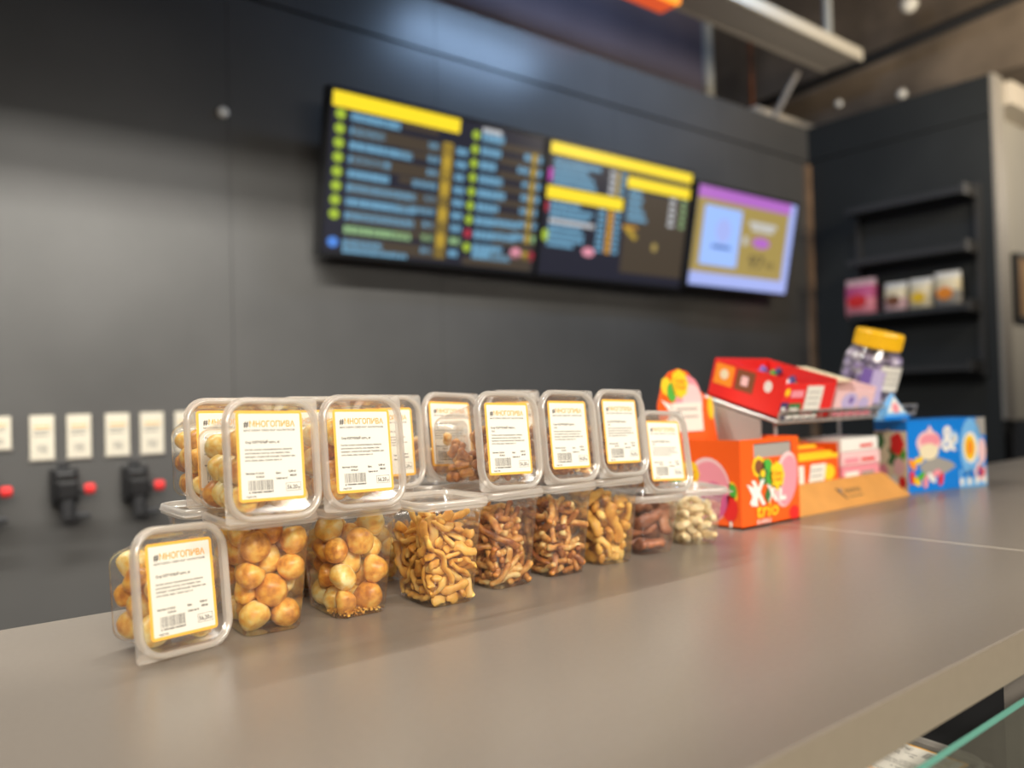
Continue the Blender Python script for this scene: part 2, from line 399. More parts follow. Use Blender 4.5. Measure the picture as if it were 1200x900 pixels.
def draw1(mb, fn):
    quad(mb, .015, .885, .555, .975, 's_yellow', fn)
    L = (.20, .14, .26, .17, .17, .29, .29, .29, .28, .16)
    for i in range(10):
        v = .845-i*.084
        if i % 2 == 1: quad(mb, .10, v-.04, .54, v+.04, 's_brown', fn)
        else: quad(mb, .30, v-.005, .46, v+.035, 's_brown', fn)
        if i < 8: ell(mb, .048, v, .020, .030, 's_lime', fn, 14)
        if i == 9: ell(mb, .050, v, .022, .032, 's_bluedot', fn, 14)
        c = 's_green' if i == 8 else 's_blue'
        bar(mb, .09, v, .09+L[i], .046, c, fn)
        if i == 9: bar(mb, .09, v-.045, .36, .040, 's_blue', fn)
        if i > 0:
            if i in (4, 6): bar(mb, .36, v+.01, .47, .04, c, fn)
            else: bar(mb, .42, v+.01, .47, .04, c, fn)
            quad(mb, .485, v-.03, .53, v+.05, 's_gold', fn)
            bar(mb, .55, v+.01, .60, .045, c, fn)
    L = (.11, .10, .08, .12, .14, .12, .23, .22, .15)
    for i in range(9):
        v = .90-i*.0935
        quad(mb, .76, v-.06, .985, v-.012, 's_brown', fn)
        if i < 7 or i == 8: ell(mb, .635, v, .018, .030, 's_lime', fn, 14)
        else: ell(mb, .635, v, .018, .03, 's_red', fn, 14)
        bar(mb, .665, v, .665+L[i], .055, 's_blue', fn)
        if i == 0: bar(mb, .665, v+.045, .76, .03, 's_white', fn)
        if i == 8: bar(mb, .665, v-.05, .86, .045, 's_blue', fn)
        if 0 < i < 8:
            bar(mb, .86 if i in (2, 7) else .89, v+.02, .925, .045, 's_blue', fn)
            quad(mb, .93, v-.02, .957, v+.055, 's_gold', fn)
            bar(mb, .965, v+.02, .99, .05, 's_green' if i == 7 else 's_blue', fn)
    ell(mb, .89, .15, .03, .038, 's_pink', fn, 14); quad(mb, .925, .11, .955, .17, 's_gold', fn); ell(mb, .975, .14, .015, .035, 's_red', fn, 12)
    quad(mb, .62, .035, .98, .085, 's_brown', fn)
def draw2(mb, fn):
    quad(mb, .02, .895, .985, .975, 's_yellow', fn)
    quad(mb, .02, .575, .505, .665, 's_yellow', fn)
    quad(mb, .52, .765, .985, .85, 's_yellow', fn)
    for i, (a, b) in enumerate(((.05, .34), (.05, .26), (.05, .30), (.05, .32))):
        bar(mb, a, .845-i*.048, b, .036, 's_blue', fn); bar(mb, .40, .845-i*.048, .44, .03, 's_white', fn); quad(mb, .447, .825-i*.048, .47, .865-i*.048, 's_gold', fn); bar(mb, .475, .845-i*.048, .51, .03, 's_blue', fn)
    quad(mb, .02, .70, .045, .79, 's_magenta', fn); quad(mb, .02, .48, .04, .55, 's_red', fn); ell(mb, .035, .31, .02, .045, 's_lime', fn, 12)
    for i in range(8):
        v = .545-i*.042
        bar(mb, .05, v, .05+(.18, .27, .24, .28, .20, .22, .22, .16)[i], .032, 's_white' if i == 3 else 's_blue', fn)
        quad(mb, .415, v-.018, .45, v+.018, 's_orange', fn); bar(mb, .35, v, .40, .028, 's_blue', fn); bar(mb, .46, v, .50, .028, 's_blue', fn)
    quad(mb, .53, .10, .985, .74, 's_brown', fn)
    for i in range(5):
        bar(mb, .54, .73-i*.05, .54+(.09, .10, .09, .12, .14)[i], .036, 's_blue', lambda u, v: (fn(u, v)[0], .0028, fn(u, v)[2]))
        bar(mb, .84, .73-i*.05, .885, .03, 's_white', lambda u, v: (fn(u, v)[0], .0028, fn(u, v)[2]))
        bar(mb, .93, .73-i*.05, .965, .03, 's_green', lambda u, v: (fn(u, v)[0], .0028, fn(u, v)[2]))
    f2 = lambda u, v: (fn(u, v)[0], .0028, fn(u, v)[2])
    ell(mb, .31, .225, .04, .035, 's_pink', fn, 14); quad(mb, .52, .45, .62, .47, 's_orange', f2); shape(mb, [(.53, .44), (.61, .36), (.63, .39), (.56, .46)], 's_gold', f2)
    ell(mb, .76, .33, .02, .035, 's_ochre', f2, 14)
def draw3(mb, fn):
    quad(mb, .02, .03, .99, .97, 's_lav', fn)
    f2 = lambda u, v: (fn(u, v)[0], .0029, fn(u, v)[2]); f3 = lambda u, v: (fn(u, v)[0], .0025, fn(u, v)[2]); f4 = lambda u, v: (fn(u, v)[0], .0021, fn(u, v)[2])
    quad(mb, .02, .86, .93, .97, 's_purple', f2); quad(mb, .02, .16, .92, .86, 's_ochre', f2)
    quad(mb, .09, .235, .44, .80, 's_sky', f3)
    ell(mb, .28, .58, .07, .12, 's_lav', f4, 16); bar(mb, .19, .42, .37, .035, 's_navy', f4)
    bar(mb, .52, .70, .80, .045, 's_white', f3); bar(mb, .55, .65, .77, .04, 's_white', f3); bar(mb, .48, .52, .52, .09, 's_white', f3)
    ell(mb, .66, .52, .09, .055, 's_purple', f3, 18)
    add_text(mb, '97', .20, .56, .25, 's_dark', f3, width=.15); add_text(mb, '90', .10, .73, .27, 's_brown', f3, width=.09)
screen('leftmost and widest menu screen with two columns of blue lines under a yellow bar', 1.19, 2.098, .485, .532, 2.425, draw1)
screen('middle menu screen with three yellow heading bars', 2.106, 2.985, .484, .535, 2.425, draw2)
screen('rightmost menu screen with lilac frame and ochre price panel', 2.99, 3.80, .50, .478, 2.40, draw3, 0)

# ------------------------------------------------------------------ price cards and taps on the wall
cx = [.283, .383, .471, .567, .659, .755]
cw = [.057, .057, .059, .062, .063, .063]
names = ['cut off by the left picture edge', 'above the first whole tap, on its left', 'above the first whole tap, on its right', 'left above the second tap', 'right above the second tap', 'nearest the stacked containers']
for i, (x, w) in enumerate(zip(cx, cw)):
    h = .118 if i else .085
    o = empty('price_card', (x, YW, -.004-h)); tag(o, 'white price card on the wall '+names[i], 'price card', 'price cards above the beer taps')
    mb = MB(); mb.box((0, -.006, 0), (w, 0, h), 'paper_card'); mb.build('card', o)
    fn = lambda u, v: (u*w, -.0065, v*h)
    for k in range(3):
        mb = MB(); quad(mb, .15, .72-k*.09, .85-.05*k, .755-k*.09, 'ink_soft' if k else 'label_orange', fn); mb.build('text_line', o)
    for k, dg in enumerate('98'):
        mb = MB(); add_text(mb, dg, .28, .28+.22*k, .14, 'ink_soft', fn, width=.19); mb.build('digit', o)
    mb = MB(); mb.box((-.004, -.004, -.004), (w+.004, 0, 0), 'grey_paint'); mb.build('holder_lip', o)
def tap(x, z, lb):
    o = empty('beer_tap', (x, YW, z)); tag(o, lb, 'beer tap', 'beer taps on the wall')
    mb = MB(); mb.box((-.032, -.045, -.035), (.032, 0, .062), 'black'); mb.build('body', o, bevel=.006)
    mb = MB(); mb.box((-.026, -.085, -.02), (.026, -.045, .03), 'black'); mb.build('valve_block', o, bevel=.008)
    mb = MB(); mb.tube([(0, -.065, -.02), (0, -.068, -.07)], [.02, .016], 'black_soft', 14); mb.build('spout', o, smooth=False)
    mb = MB(); mb.tube([(.0, -.06, -.055), (.03, -.062, -.068), (.055, -.062, -.066)], [.011, .010, .008], 'black_soft', 10); mb.build('drain_arm', o)
    mb = MB(); mb.tube([(.026, -.065, .004), (.044, -.067, .004)], .008, 'black', 10); mb.build('stem', o)
    mb = MB(); mb.tube([(.040, -.067, .004), (.046, -.067, .004), (.062, -.067, .004), (.066, -.067, .004)], [.010, .0145, .0145, .010], 'red_plastic', 14); mb.build('red_knob', o)
    mb = MB(); mb.tube([(0, -.02, .062), (0, -.02, .075)], .014, 'black_soft', 12); mb.build('hose_nut', o)
    mb = MB(); mb.tube([(-.02, -.0455, .045), (.02, -.0455, .045)], .006, 'shelf_metal', 8); mb.build('cross_bar', o)
tap(.458, -.208, 'black tap with red knob below the second and third whole price cards')
tap(.636, -.214, 'black tap with red knob nearest the stacked containers')
tap(.266, -.200, 'black tap cut by the left picture edge, only its red knob showing')

# ------------------------------------------------------------------ wall shelf on the right wall
sh = empty('wall_shelf', (XR, 1.6, 0)); tag(sh, 'black metal wall shelf with four boards on the right wall', 'shelf')
for z in (.935, .668, .388, .105):
    mb = MB(); mb.box((-.17, .03, z-.018), (0, .60, z), 'shelf'); mb.build('shelf_board', sh)
    mb = MB(); mb.box((-.175, .03, z-.018), (-.17, .60, z+.012), 'shelf'); mb.build('front_lip', sh)
    mb = MB(); mb.box((-.17, .015, z-.024), (0, .03, z+.03), 'shelf_metal'); mb.build('bracket', sh)
for y in (.004, .60):
    mb = MB(); mb.box((-.03, y, .06), (0, y+.024, .98), 'shelf_metal'); mb.build('upright', sh)
def bag(x, y, z, w, h, dp, cols, lb):
    o = empty('snack_bag', (x, y, z)); tag(o, lb, 'bag', 'snack bags on the wall shelf')
    mb = MB(); rs = []
    for v, t in ((0, .5), (.12, 1), (.5, 1.08), (.85, .8), (.95, .15), (1, .1)):
        ww = w/2*(1-.04*math.sin(v*3)); dd = dp/2*t
        rs.append([(dd*math.cos(a), ww*(1 if math.sin(a) > 0 else -1)*abs(math.sin(a))**.35, v*h) for a in [2*math.pi*k/16 for k in range(16)]])
    mb.rings(rs, [cols[0], cols[0], cols[1], cols[2], cols[2]], True, True); mb.build('pouch', o, smooth=True)
    mb = MB(); fn = lambda u, v: (-dp*.56, u*w, v*h)
    ell(mb, 0, .42, .32, .18, cols[3], fn, 16); mb.build('front_print', o)
    mb = MB(); mb.box((-.004, -w/2*.97, h*.95), (.004, w/2*.97, h*1.04), cols[2]); mb.build('top_seal', o)
sz = .389
bag(XR-.09, 2.17, sz, .165, .19, .09, ('pink', 'magenta', 'pink_pale', 'red'), 'tall pink bag at the left end of the wall shelf')
bag(XR-.09, 1.985, sz, .115, .15, .08, ('pink_pale', 'cream', 'white', 'brown'), 'small white and brown bag beside the tall pink bag on the shelf')
bag(XR-.09, 1.86, sz, .115, .155, .08, ('cream', 'cream', 'white', 'yellow'), 'small white and yellow bag in the shelf row')
bag(XR-.09, 1.735, sz, .12, .17, .08, ('grey_card', 'cream', 'white', 'orange_light'), 'white and grey bag at the right end of the shelf row')
# small panel seen past the end of the right wall
o = empty('wall_picture', (4.62, 1.62, .36)); tag(o, 'brown wooden panel on the pale wall at the right picture edge', 'panel')
mb = MB(); mb.box((0, -.02, 0), (.9, 0, .30), 'wood_dark'); mb.build('board', o)
mb = MB()
for a, b in (((-.02, -.03, -.02), (.92, 0, 0)), ((-.02, -.03, .30), (.92, 0, .32)), ((-.02, -.03, 0), (0, 0, .30)), ((.9, -.03, 0), (.92, 0, .30))): mb.box(a, b, 'black_soft')
mb.build('frame', o)

# ================================================================== COUNTER
ZK, YF, YB = -.2, .268, .902
k = empty('bar_counter', (0, 0, 0)); tag(k, 'long warm grey laminate bar counter in the foreground', 'counter')
for a, b in ((-1.6, 1.1175), (1.1195, 3.3)):
    mb = MB(); mb.box((a, YF, ZK-.036), (b, YB, ZK), 'counter'); mb.build('worktop', k, bevel=.0012)
for a, b in ((-1.6, 1.1175), (1.1195, 3.3)):
    mb = MB(); mb.box((a, YF-.0012, ZK-.0355), (b, YF, ZK-.0012), 'counter_edge'); mb.build('edge_band', k)
mb = MB(); mb.box((1.1172, YF, ZK-.034), (1.1198, YB, ZK+.0001), 'cream_paint'); mb.build('joint_strip', k)
mb = MB(); mb.box((-1.6, YB-.06, -1.25), (3.3, YB-.04, ZK-.036), 'counter_base'); mb.build('back_panel', k)
# glass display case below the counter
dc = empty('display_case', (0, 0, 0)); tag(dc, 'glass-fronted display case under the counter edge', 'display case')
GZ = -.250
mb = MB(); mb.box((-1.6, .2575, -1.1), (2.6, .2625, GZ-.0006), 'glass'); mb.build('glass_front', dc)
mb = MB(); mb.box((-1.6, .2575, GZ-.0006), (2.6, .2625, GZ), 'glass_edge'); mb.build('glass_edge', dc)
mb = MB(); mb.box((-1.6, .275, -.352), (2.6, .60, -.345), 'black_soft'); mb.build('shelf', dc)
mb = MB(); mb.box((-1.6, .60, -1.1), (2.6, .61, ZK-.036), 'black'); mb.build('rear_panel', dc)
for px_ in (.815, -.5, 2.0):
    mb = MB(); mb.box((px_, .285, -1.1), (px_+.022, .307, ZK-.036), 'grey_paint'); mb.build('post', dc)
mb = MB(); mb.box((-1.6, .256, -1.25), (2.6, .60, -1.1), 'counter_base'); mb.build('plinth', dc)

# ================================================================== FOOD CONTAINERS
LW, LD = .085, .103          # lid size
BW, BD, BR = .053, .074, .011
def label_mesh(kind):
    mb = MB(); w, h = .0605, .0765
    f = [(p[0], p[1], .0) for p in rrect(w, h, .003, 0, 3)]; mb.poly(f, 'label_orange')
    fn = lambda x, y: (x, y, .00022)
    f = [(p[0], p[1], .00012) for p in rrect(w-.0050, h-.0050, .0008, 0, 2)]; mb.poly(f, 'paper')
    L = -w/2+.0065
    add_text(mb, '#', .0072, L, .0245, 'ink', fn, bold=.0002)
    add_text(mb, 'МНОГОПИВА', .0072, L+.0052, .0245, 'text_orange', fn, width=.0415, bold=.00016)
    add_text(mb, 'МАГАЗИН СВЕЖИХ НАПИТКОВ', .0022, L, .0208, 'ink_soft', fn, width=.0465, bold=.00010)
    if kind == 0:
        add_text(mb, 'Сыр КОПЧЕНЫЙ копч., кг', .0029, L+.001, .0105, 'ink', fn, width=.031, bold=.00010)
    else:
        add_text(mb, 'Сыр КОПЧЕНЫЙ палоч.,', .0029, L, .0105, 'ink', fn, width=.034, bold=.00010)
        add_text(mb, 'п.л.', .0029, L+.001, .0070, 'ink', fn, bold=.00010)
    y = .0045 if kind == 0 else .0030
    for t, wd in (('Состав: молоко нормализованное, закваска', .043), ('молочнокислых культур, соль пищевая, ферм.', .041), ('препарат, хлористый кальций. Пищевая цен-', .046), ('ность: белки, жиры. Хранить при 0..+6', .033)):
        add_text(mb, t, .0021, L, y, 'ink_soft', fn, width=wd, bold=.00010); y -= .0030
    add_text(mb, 'Изготов. 01.04.24', .0021, L, -.0155, 'ink', fn, width=.016, bold=.00010)
    add_text(mb, '07.05.24', .0021, L+.009, -.0185, 'ink', fn, bold=.00010)
    add_text(mb, 'Вес:', .0023, L+.027, -.0160, 'ink', fn, bold=.00010); add_text(mb, '0,08 кг', .0024, L+.0385, -.0150, 'ink', fn, bold=.00010)
    add_text(mb, 'Цена за кг', .0021, L+.027, -.0205, 'ink', fn, bold=.00010); add_text(mb, '480,00', .0023, L+.0395, -.0185, 'ink', fn, bold=.00010)
    rr = random.Random(11); x = L+.002
    while x < L+.0245:
        b = rr.choice((.0003, .0005, .0008)); quad(mb, x, -.0290, x+b, -.0205, 'ink_soft', fn); x += b+rr.choice((.0003, .0005, .0007))
    add_text(mb, '2 700480 000807', .0019, L+.002, -.0312, 'ink', fn, width=.0225, bold=.00010)
    x0, x1, y0, y1 = L+.0355, L+.0495, -.0310, -.0240
    for a in ((x0, y0, x1, y0+.0003), (x0, y1-.0003, x1, y1), (x0, y0, x0+.0003, y1), (x1-.0003, y0, x1, y1)): quad(mb, *a, 'ink', fn)
    add_text(mb, '56,20', .0050, x0+.0012, y0+.0016, 'ink', fn, width=.0095, bold=.0001)
    add_text(mb, 'р', .0028, x1-.0025, y0+.0016, 'ink', fn, bold=.00010)
    add_text(mb, 'ГОСТ 779', .0019, L, -.0348, 'ink', fn, bold=.00010)
    return mb.mesh('label')
LABEL = [label_mesh(0), label_mesh(1)]
def cup_mesh(H, sq):
    mb = MB(); t = .0016
    TW, TD = LW-.012, LD-.012
    def at(z):
        f = z/H; return BW+(TW-BW)*f, BD+(TD-BD)*f, BR+(.015-BR)*f
    rs = []
    w, d_, r = at(0)
    rs.append(rrect(w-.012, d_-.012, .006, .0016)); rs.append(rrect(w-.007, d_-.007, .008, .0)); rs.append(rrect(w-.002, d_-.002, r, .0006)); rs.append(rrect(*at(.003), .003))
    for z in (.25, .5, .75): rs.append(rrect(*at(H*z), H*z))
    w, d_, r = at(H-.008); rs.append(rrect(w, d_, r, H-.008)); rs.append(rrect(w+.003, d_+.003, r, H-.007)); rs.append(rrect(w+.004, d_+.004, r, H-.001))
    n0 = len(rs)-1
    rs.append(rrect(LW+.001, LD+.001, .020, H-.0005, sq=sq)); rs.append(rrect(LW+.003, LD+.003, .021, H+.0012, sq=sq))
    mb.rings(rs, ['cup_plastic']*n0+['lid_rim']*2, True, False)
    return mb.mesh('cup', True)
def lid_mesh(H):
    mb = MB()
    R = lambda dw, z, r=.022: rrect(LW+dw, LD+dw, r+dw/2, H+z)
    rs = [R(0, -.003), R(.0012, .0005), R(.0008, .004), R(-.001, .0058), R(-.005, .0062), R(-.0078, .0050), R(-.0085, .0022), R(-.0105, .0016)]
    mb.rings(rs, ['lid_rim']*6+['lid_clear'], False, True)
    return mb.mesh('lid', True)
CUP = {}
def container_meshes(H, sq):
    if (H, sq) not in CUP: CUP[(H, sq)] = (cup_mesh(H, sq), lid_mesh(H))
    return CUP[(H, sq)]
CONT = []
def container(mw, H, label, lab=None, sq=(0, 2), group='plastic snack containers on the counter', dl=(0, 0, 0)):
    o = empty('food_container', mw=mw); tag(o, label, 'container', group)
    c, l = container_meshes(H, sq)
    a = bpy.data.objects.new('cup', c); COL.objects.link(a); a.parent = o
    b = bpy.data.objects.new('lid', l); COL.objects.link(b); b.parent = o
    if lab is not None:
        q = bpy.data.objects.new('label', LABEL[lab]); COL.objects.link(q); q.parent = b
        q.location = (dl[0], dl[1], H+.0021); q.rotation_euler = (0, 0, dl[2]); q['label'] = 'white paper label with orange border'
    return o
def stand(x, y, yawd=0, z=ZK): return Matrix.Translation((x, y, z+ZC+.0003)) @ Matrix.Rotation(math.radians(yawd), 4, 'Z')
def lie(x, y, z, H, yawd=0, lean=8.0, roll=0):
    R = Matrix.Rotation(math.radians(yawd), 4, 'Z') @ Matrix.Rotation(math.radians(90-lean), 4, 'X') @ Matrix.Rotation(math.radians(roll), 4, 'Z')
    p = R @ Vector((0, -LD/2-.001, H))
    return Matrix.Translation(Vector((x, y, z+ZC))-p) @ R

# ---- settling of the pieces inside a cup (small position-based simulation)
def settle(kinds, H, mw, seed, iters=110, fill=1.0, gs=.0009):
    """kinds: list of (n_spheres, spacing, radius). returns list of arrays of points in cup space"""
    rg = np.random.default_rng(seed); R3 = np.array(mw.to_3x3()); g = R3.T @ np.array((0, 0, -1.0))
    TW, TD = LW-.012, LD-.012
    P = []; idx = []; rad = []; own = []; sp = []
    for i, (n, s, r) in enumerate(kinds):
        dr = rg.normal(size=3); dr /= np.linalg.norm(dr)
        c = np.array((rg.uniform(-.4, .4)*BW, rg.uniform(-.4, .4)*BD, rg.uniform(.1, fill)*H))
        a = len(P)
        for j in range(n): P.append(c+dr*s*(j-(n-1)/2)); rad.append(r); own.append(i)
        idx.append((a, n, s))
    P = np.array(P); rad = np.array(rad); own = np.array(own)
    RR = rad[:, None]+rad[None, :]; same = own[:, None] == own[None, :]
    RR = np.where(same, 0, RR)
    la = []; lb = []; ll = []
    for a, n, s in idx:
        for j in range(n-1): la.append(a+j); lb.append(a+j+1); ll.append(s)
        for j in range(n-2): la.append(a+j); lb.append(a+j+2); ll.append(1.98*s)
    for a, n, s in idx:
        if n > 3: la.append(a); lb.append(a+n-1); ll.append((.975 if s < .0075 else .94)*s*(n-1))
    la = np.array(la, int); lb = np.array(lb, int); ll = np.array(ll)
    for it in range(iters):
        P += g*gs*(1 if it < iters*.6 else .15)
        for sub in range(2):
            D = P[:, None]-P[None]; L = np.sqrt((D*D).sum(-1))+1e-9
            ov = np.clip(RR-L, 0, None)*.42
            P += np.clip(((D/L[..., None])*ov[..., None]).sum(1), -.004, .004)
            if len(la):
                for q in range(2):
                    d = P[lb]-P[la]; l = np.sqrt((d*d).sum(1))+1e-9; c = d*((l-ll)/l*.35)[:, None]
                    np.add.at(P, la, c); np.add.at(P, lb, -c)
            z = np.clip(P[:, 2], rad+.0012, H*1.0-rad*.9-.0005); P[:, 2] = z
            f = z/H; hw = (BW+(TW-BW)*f)/2-rad-.0012; hd = (BD+(TD-BD)*f)/2-rad-.0012
            P[:, 0] = np.clip(P[:, 0], -hw, hw); P[:, 1] = np.clip(P[:, 1], -hd, hd)
    return [P[a:a+n].copy() for a, n, s in idx]
# ---- piece meshes
def noisy_ball(r, seed, sq=(1, 1, .86)):
    bm = bmesh.new(); bmesh.ops.create_icosphere(bm, subdivisions=3, radius=1)
    for v in bm.verts:
        p = v.co.copy(); nn = mnoise.noise(p*1.3+Vector((seed*7.1, 0, 0)))*.13+mnoise.noise(p*3.1+Vector((0, seed*3.3, 0)))*.045
        q = p*(1+nn)
        if q.z > .66: q.z = .66+(q.z-.66)*.35
        v.co = Vector((q.x*sq[0], q.y*sq[1], q.z*sq[2]))*r
    me = bpy.data.meshes.new('cheese_ball'); bm.to_mesh(me); bm.free()
    for p in me.polygons: p.use_smooth = True
    return me
BALLS = []
for i in range(5):
    me = noisy_ball(1, i+1, (1, 1-.04*i, .95-.05*(i % 3))); me.materials.append(M['cheese_ball']); BALLS.append(me)
def nut_mesh(seed):
    """pistachio: pointed shell of two halves with an open gap and a kernel line"""
    mb = MB(); n = 12; rs = []
    for j in range(9):
        t = j/8; a = math.pi*t; rad = math.sin(a)**.8*.62+.01; z = -math.cos(a)*(1 if t < .5 else 1.12)
        rs.append([(rad*math.cos(2*math.pi*q/n)*(.80 if q % 6 == 0 and j > 3 else 1), rad*.86*math.sin(2*math.pi*q/n), z) for q in range(n)])
    mb.rings(rs, 'pistachio', True, True)
    return mb.mesh('pistachio', True)
NUT = nut_mesh(1)
def tube_piece(pts, r, m, name, aspect=1.0, taper=.75, wob=.12, seed=0, n=8, sub=2):
    pts = [Vector(p) for p in pts]
    # smooth and subdivide the centre line
    c = []
    for i in range(len(pts)-1):
        p0 = pts[max(i-1, 0)]; p1 = pts[i]; p2 = pts[i+1]; p3 = pts[min(i+2, len(pts)-1)]
        for j in range(sub):
            t = j/sub
            c.append(.5*((2*p1)+(p2-p0)*t+(2*p0-5*p1+4*p2-p3)*t*t+(3*p1-p0-3*p2+p3)*t**3))
    c.append(pts[-1]); d0 = (c[1]-c[0]).normalized(); d1 = (c[-1]-c[-2]).normalized()
    c = [c[0]-d0*r*.9, c[0]-d0*r*.55]+c+[c[-1]+d1*r*.55, c[-1]+d1*r*.9]
    ctr = sum(c, Vector())/len(c); mb = MB(); rs = []; T = None
    rg = random.Random(seed); T0 = Vector((rg.uniform(-1, 1), rg.uniform(-1, 1), rg.uniform(-1, 1)))
    for i, p in enumerate(c):
        d = (c[min(i+1, len(c)-1)]-c[max(i-1, 0)]).normalized()
        T = (T0 if T is None else T); T = T-d*T.dot(d); T = T.normalized() if T.length > 1e-5 else d.orthogonal().normalized(); B = d.cross(T)
        e = r*(1+wob*mnoise.noise(p*160+T0*9))*((taper+.2) if i in (1, len(c)-2) else (.6 if i in (0, len(c)-1) else 1))
        ring = []
        for q in range(n):
            a = 2*math.pi*q/n; w = 1+wob*.9*mnoise.noise(p*210+Vector((q*1.7, seed, 0)))
            ring.append(p-ctr+(T*math.cos(a)*aspect+B*math.sin(a)/aspect**.5)*e*w)
        rs.append(ring)
    mb.rings(rs, m, True, True)
    return mb.mesh(name, True), ctr
def fill_cup(root_o, H, spec, seed, label, group, fill=1.0):
    """spec: (kind, count). every piece is an object of its own"""
    kind, cnt = spec; rg = random.Random(seed); mw = root_o.matrix_world.copy() if root_o.parent else Matrix(root_o['mw'])
    K = {'ball': lambda: (1, .01, rg.uniform(.0108, .0142)), 'strip': lambda: (rg.choice((5, 6, 7, 8)), .0080, .0046), 'stick': lambda: (rg.choice((3, 5, 6, 7, 8)), .0068, .0036),
         'chunk': lambda: (rg.choice((3, 4, 5, 6)), .0092, .0062), 'slab': lambda: (3, .0130, .0105), 'nut': lambda: (1, .01, .0086), 'bit': lambda: (rg.choice((2, 3)), .007, .0052)}[kind]
    kinds = [K() for _ in range(cnt)]
    P = settle(kinds, H, mw, seed, 110 if cnt > 24 else 150, fill, {'ball': .0009, 'nut': .0007}.get(kind, .00022))
    for (n, s, r), pts in zip(kinds, P):
        if kind == 'ball':
            me = rg.choice(BALLS); o = bpy.data.objects.new('cheese_ball', me); c = Vector(pts[0]); o.scale = (r*1.06,)*3
            o.rotation_euler = [rg.uniform(0, 6.28) for _ in range(3)]; cat = 'cheese ball'
        elif kind == 'nut':
            o = bpy.data.objects.new('pistachio', NUT); c = Vector(pts[0]); f = r*1.18; o.scale = (f, f, f*1.05)
            o.rotation_euler = [rg.uniform(0, 6.28) for _ in range(3)]; cat = 'nut'
        else:
            nm, m, asp, wob, cat = {'strip': ('cheese_strip', 'cheese_strip', 1.5, .55, 'snack strip'), 'stick': ('snack_stick', 'dark_stick', 1.15, .22, 'snack stick'), 'chunk': ('snack_chunk', 'gold_chunk', 1.35, .5, 'snack strip'),
                                    'slab': ('dried_slice', 'dried_meat', 1.6, .45, 'dried slice'), 'bit': ('snack_bit', 'dark_stick', 1.1, .35, 'snack piece')}[kind]
            me, c = tube_piece(pts, r*{'strip': .67, 'chunk': .77, 'slab': .80}.get(kind, .95), m, nm, asp, .75, wob, rg.randint(0, 9999)); o = bpy.data.objects.new(nm, me)
        COL.objects.link(o)
        loc, rot, _ = (mw @ Matrix.Translation(c) @ o.rotation_euler.to_matrix().to_4x4()).decompose()
        o.location = loc; o.rotation_euler = rot.to_euler()
        tag(o, label, cat, group)
def cont(mw, H, label, lab=None, sq=(0, 2), fillspec=None, seed=1, flabel=None, fill=1.0, dl=(0, 0, 0)):
    o = container(mw, H, label, lab, sq, dl=dl)
    o['mw'] = [list(r) for r in mw]
    if fillspec: fill_cup(o, H, fillspec, seed, flabel, flabel.replace(' in the ', 's in the ', 1), fill)
    del o['mw']
    return o
HT, HS = .0985, .070
# front row standing on the counter, left to right
F = .736
cont(stand(.298, F+.006, -4), HT, 'leftmost tall standing container, filled with big golden cheese balls', fillspec=('ball', 30), seed=2, flabel='golden cheese ball in the leftmost tall standing container')
cont(stand(.384, F+.002, -3), HT, 'second tall standing container from the left, cheese balls with crumbs', fillspec=('ball', 24), seed=5, flabel='pale cheese ball in the second tall standing container', fill=.9)
cont(stand(.470, F-.026, -6), HT, 'standing container packed with long yellow strips, nothing stacked on it', fillspec=('strip', 84), seed=8, flabel='yellow fried strip in the container with nothing stacked on it')
cont(stand(.559, F-.008, 0), HT, 'standing container of thin brown sticks beside the yellow strips', fillspec=('stick', 105), seed=11, flabel='thin brown stick in the container beside the yellow strips')
cont(stand(.643, F-.006, -3), HT, 'standing container of mixed brown sticks, fifth of the tall row', fillspec=('stick', 92), seed=14, flabel='brown stick in the fifth tall standing container')
cont(stand(.729, F-.002, -8), HT, 'rightmost tall standing container, with thick golden chunks', fillspec=('chunk', 40), seed=17, flabel='thick golden chunk in the rightmost tall standing container')
cont(stand(.8125, F+.004, -12), HS, 'short standing container of dark dried meat, left of the pistachios', fillspec=('slab', 13), seed=20, flabel='dark dried meat slice in the short container left of the pistachios')
cont(stand(.908, F+.002, -24), HS, 'short container of pistachios at the right end of the row', sq=(1, 3), fillspec=('nut', 54), seed=23, flabel='pale pistachio in the short rightmost container', fill=.8)
rc_ = random.Random(77); mb = MB()
for i in range(170):
    x = rc_.uniform(-.022, .022); y = rc_.uniform(-.034, -.006); e = rc_.uniform(.0005, .0014); z = .0018+rc_.random()*.004*(1 if y < -.02 else .5)
    mb.box((x-e, y-e, z), (x+e, y+e, z+e*1.4), 'cheese_strip', Matrix.Rotation(rc_.uniform(-.3, .3), 4, 'Z'))
cr = mb.build('cheese_crumbs'); cr.matrix_world = stand(.384, F+.002, -3); cr['kind'] = 'stuff'; tag(cr, 'loose cheese crumbs on the bottom of the second tall standing container', 'crumbs')
# back row standing behind them
G = .848
for i, (x, sp, lb, fl) in enumerate(((.292, ('ball', 14), 'back-row standing container behind the leftmost tall one', 'cheese ball in the back-row container behind the leftmost tall one'),
                                     (.380, ('ball', 14), 'back-row standing container behind the second tall one', 'cheese ball in the back-row container behind the second tall one'),
                                     (.468, ('ball', 14), 'back-row standing container behind the yellow strips', 'cheese ball in the back-row container behind the yellow strips'),
                                     (.556, ('stick', 24), 'back-row standing container behind the thin brown sticks', 'brown stick in the back-row container behind the thin brown sticks'),
                                     (.644, ('stick', 24), 'back-row standing container behind the fifth tall one', 'brown stick in the back-row container behind the fifth tall one'))):
    cont(stand(x, G, -2), HT, lb, fillspec=sp, seed=40+i, flabel=fl, fill=.7)
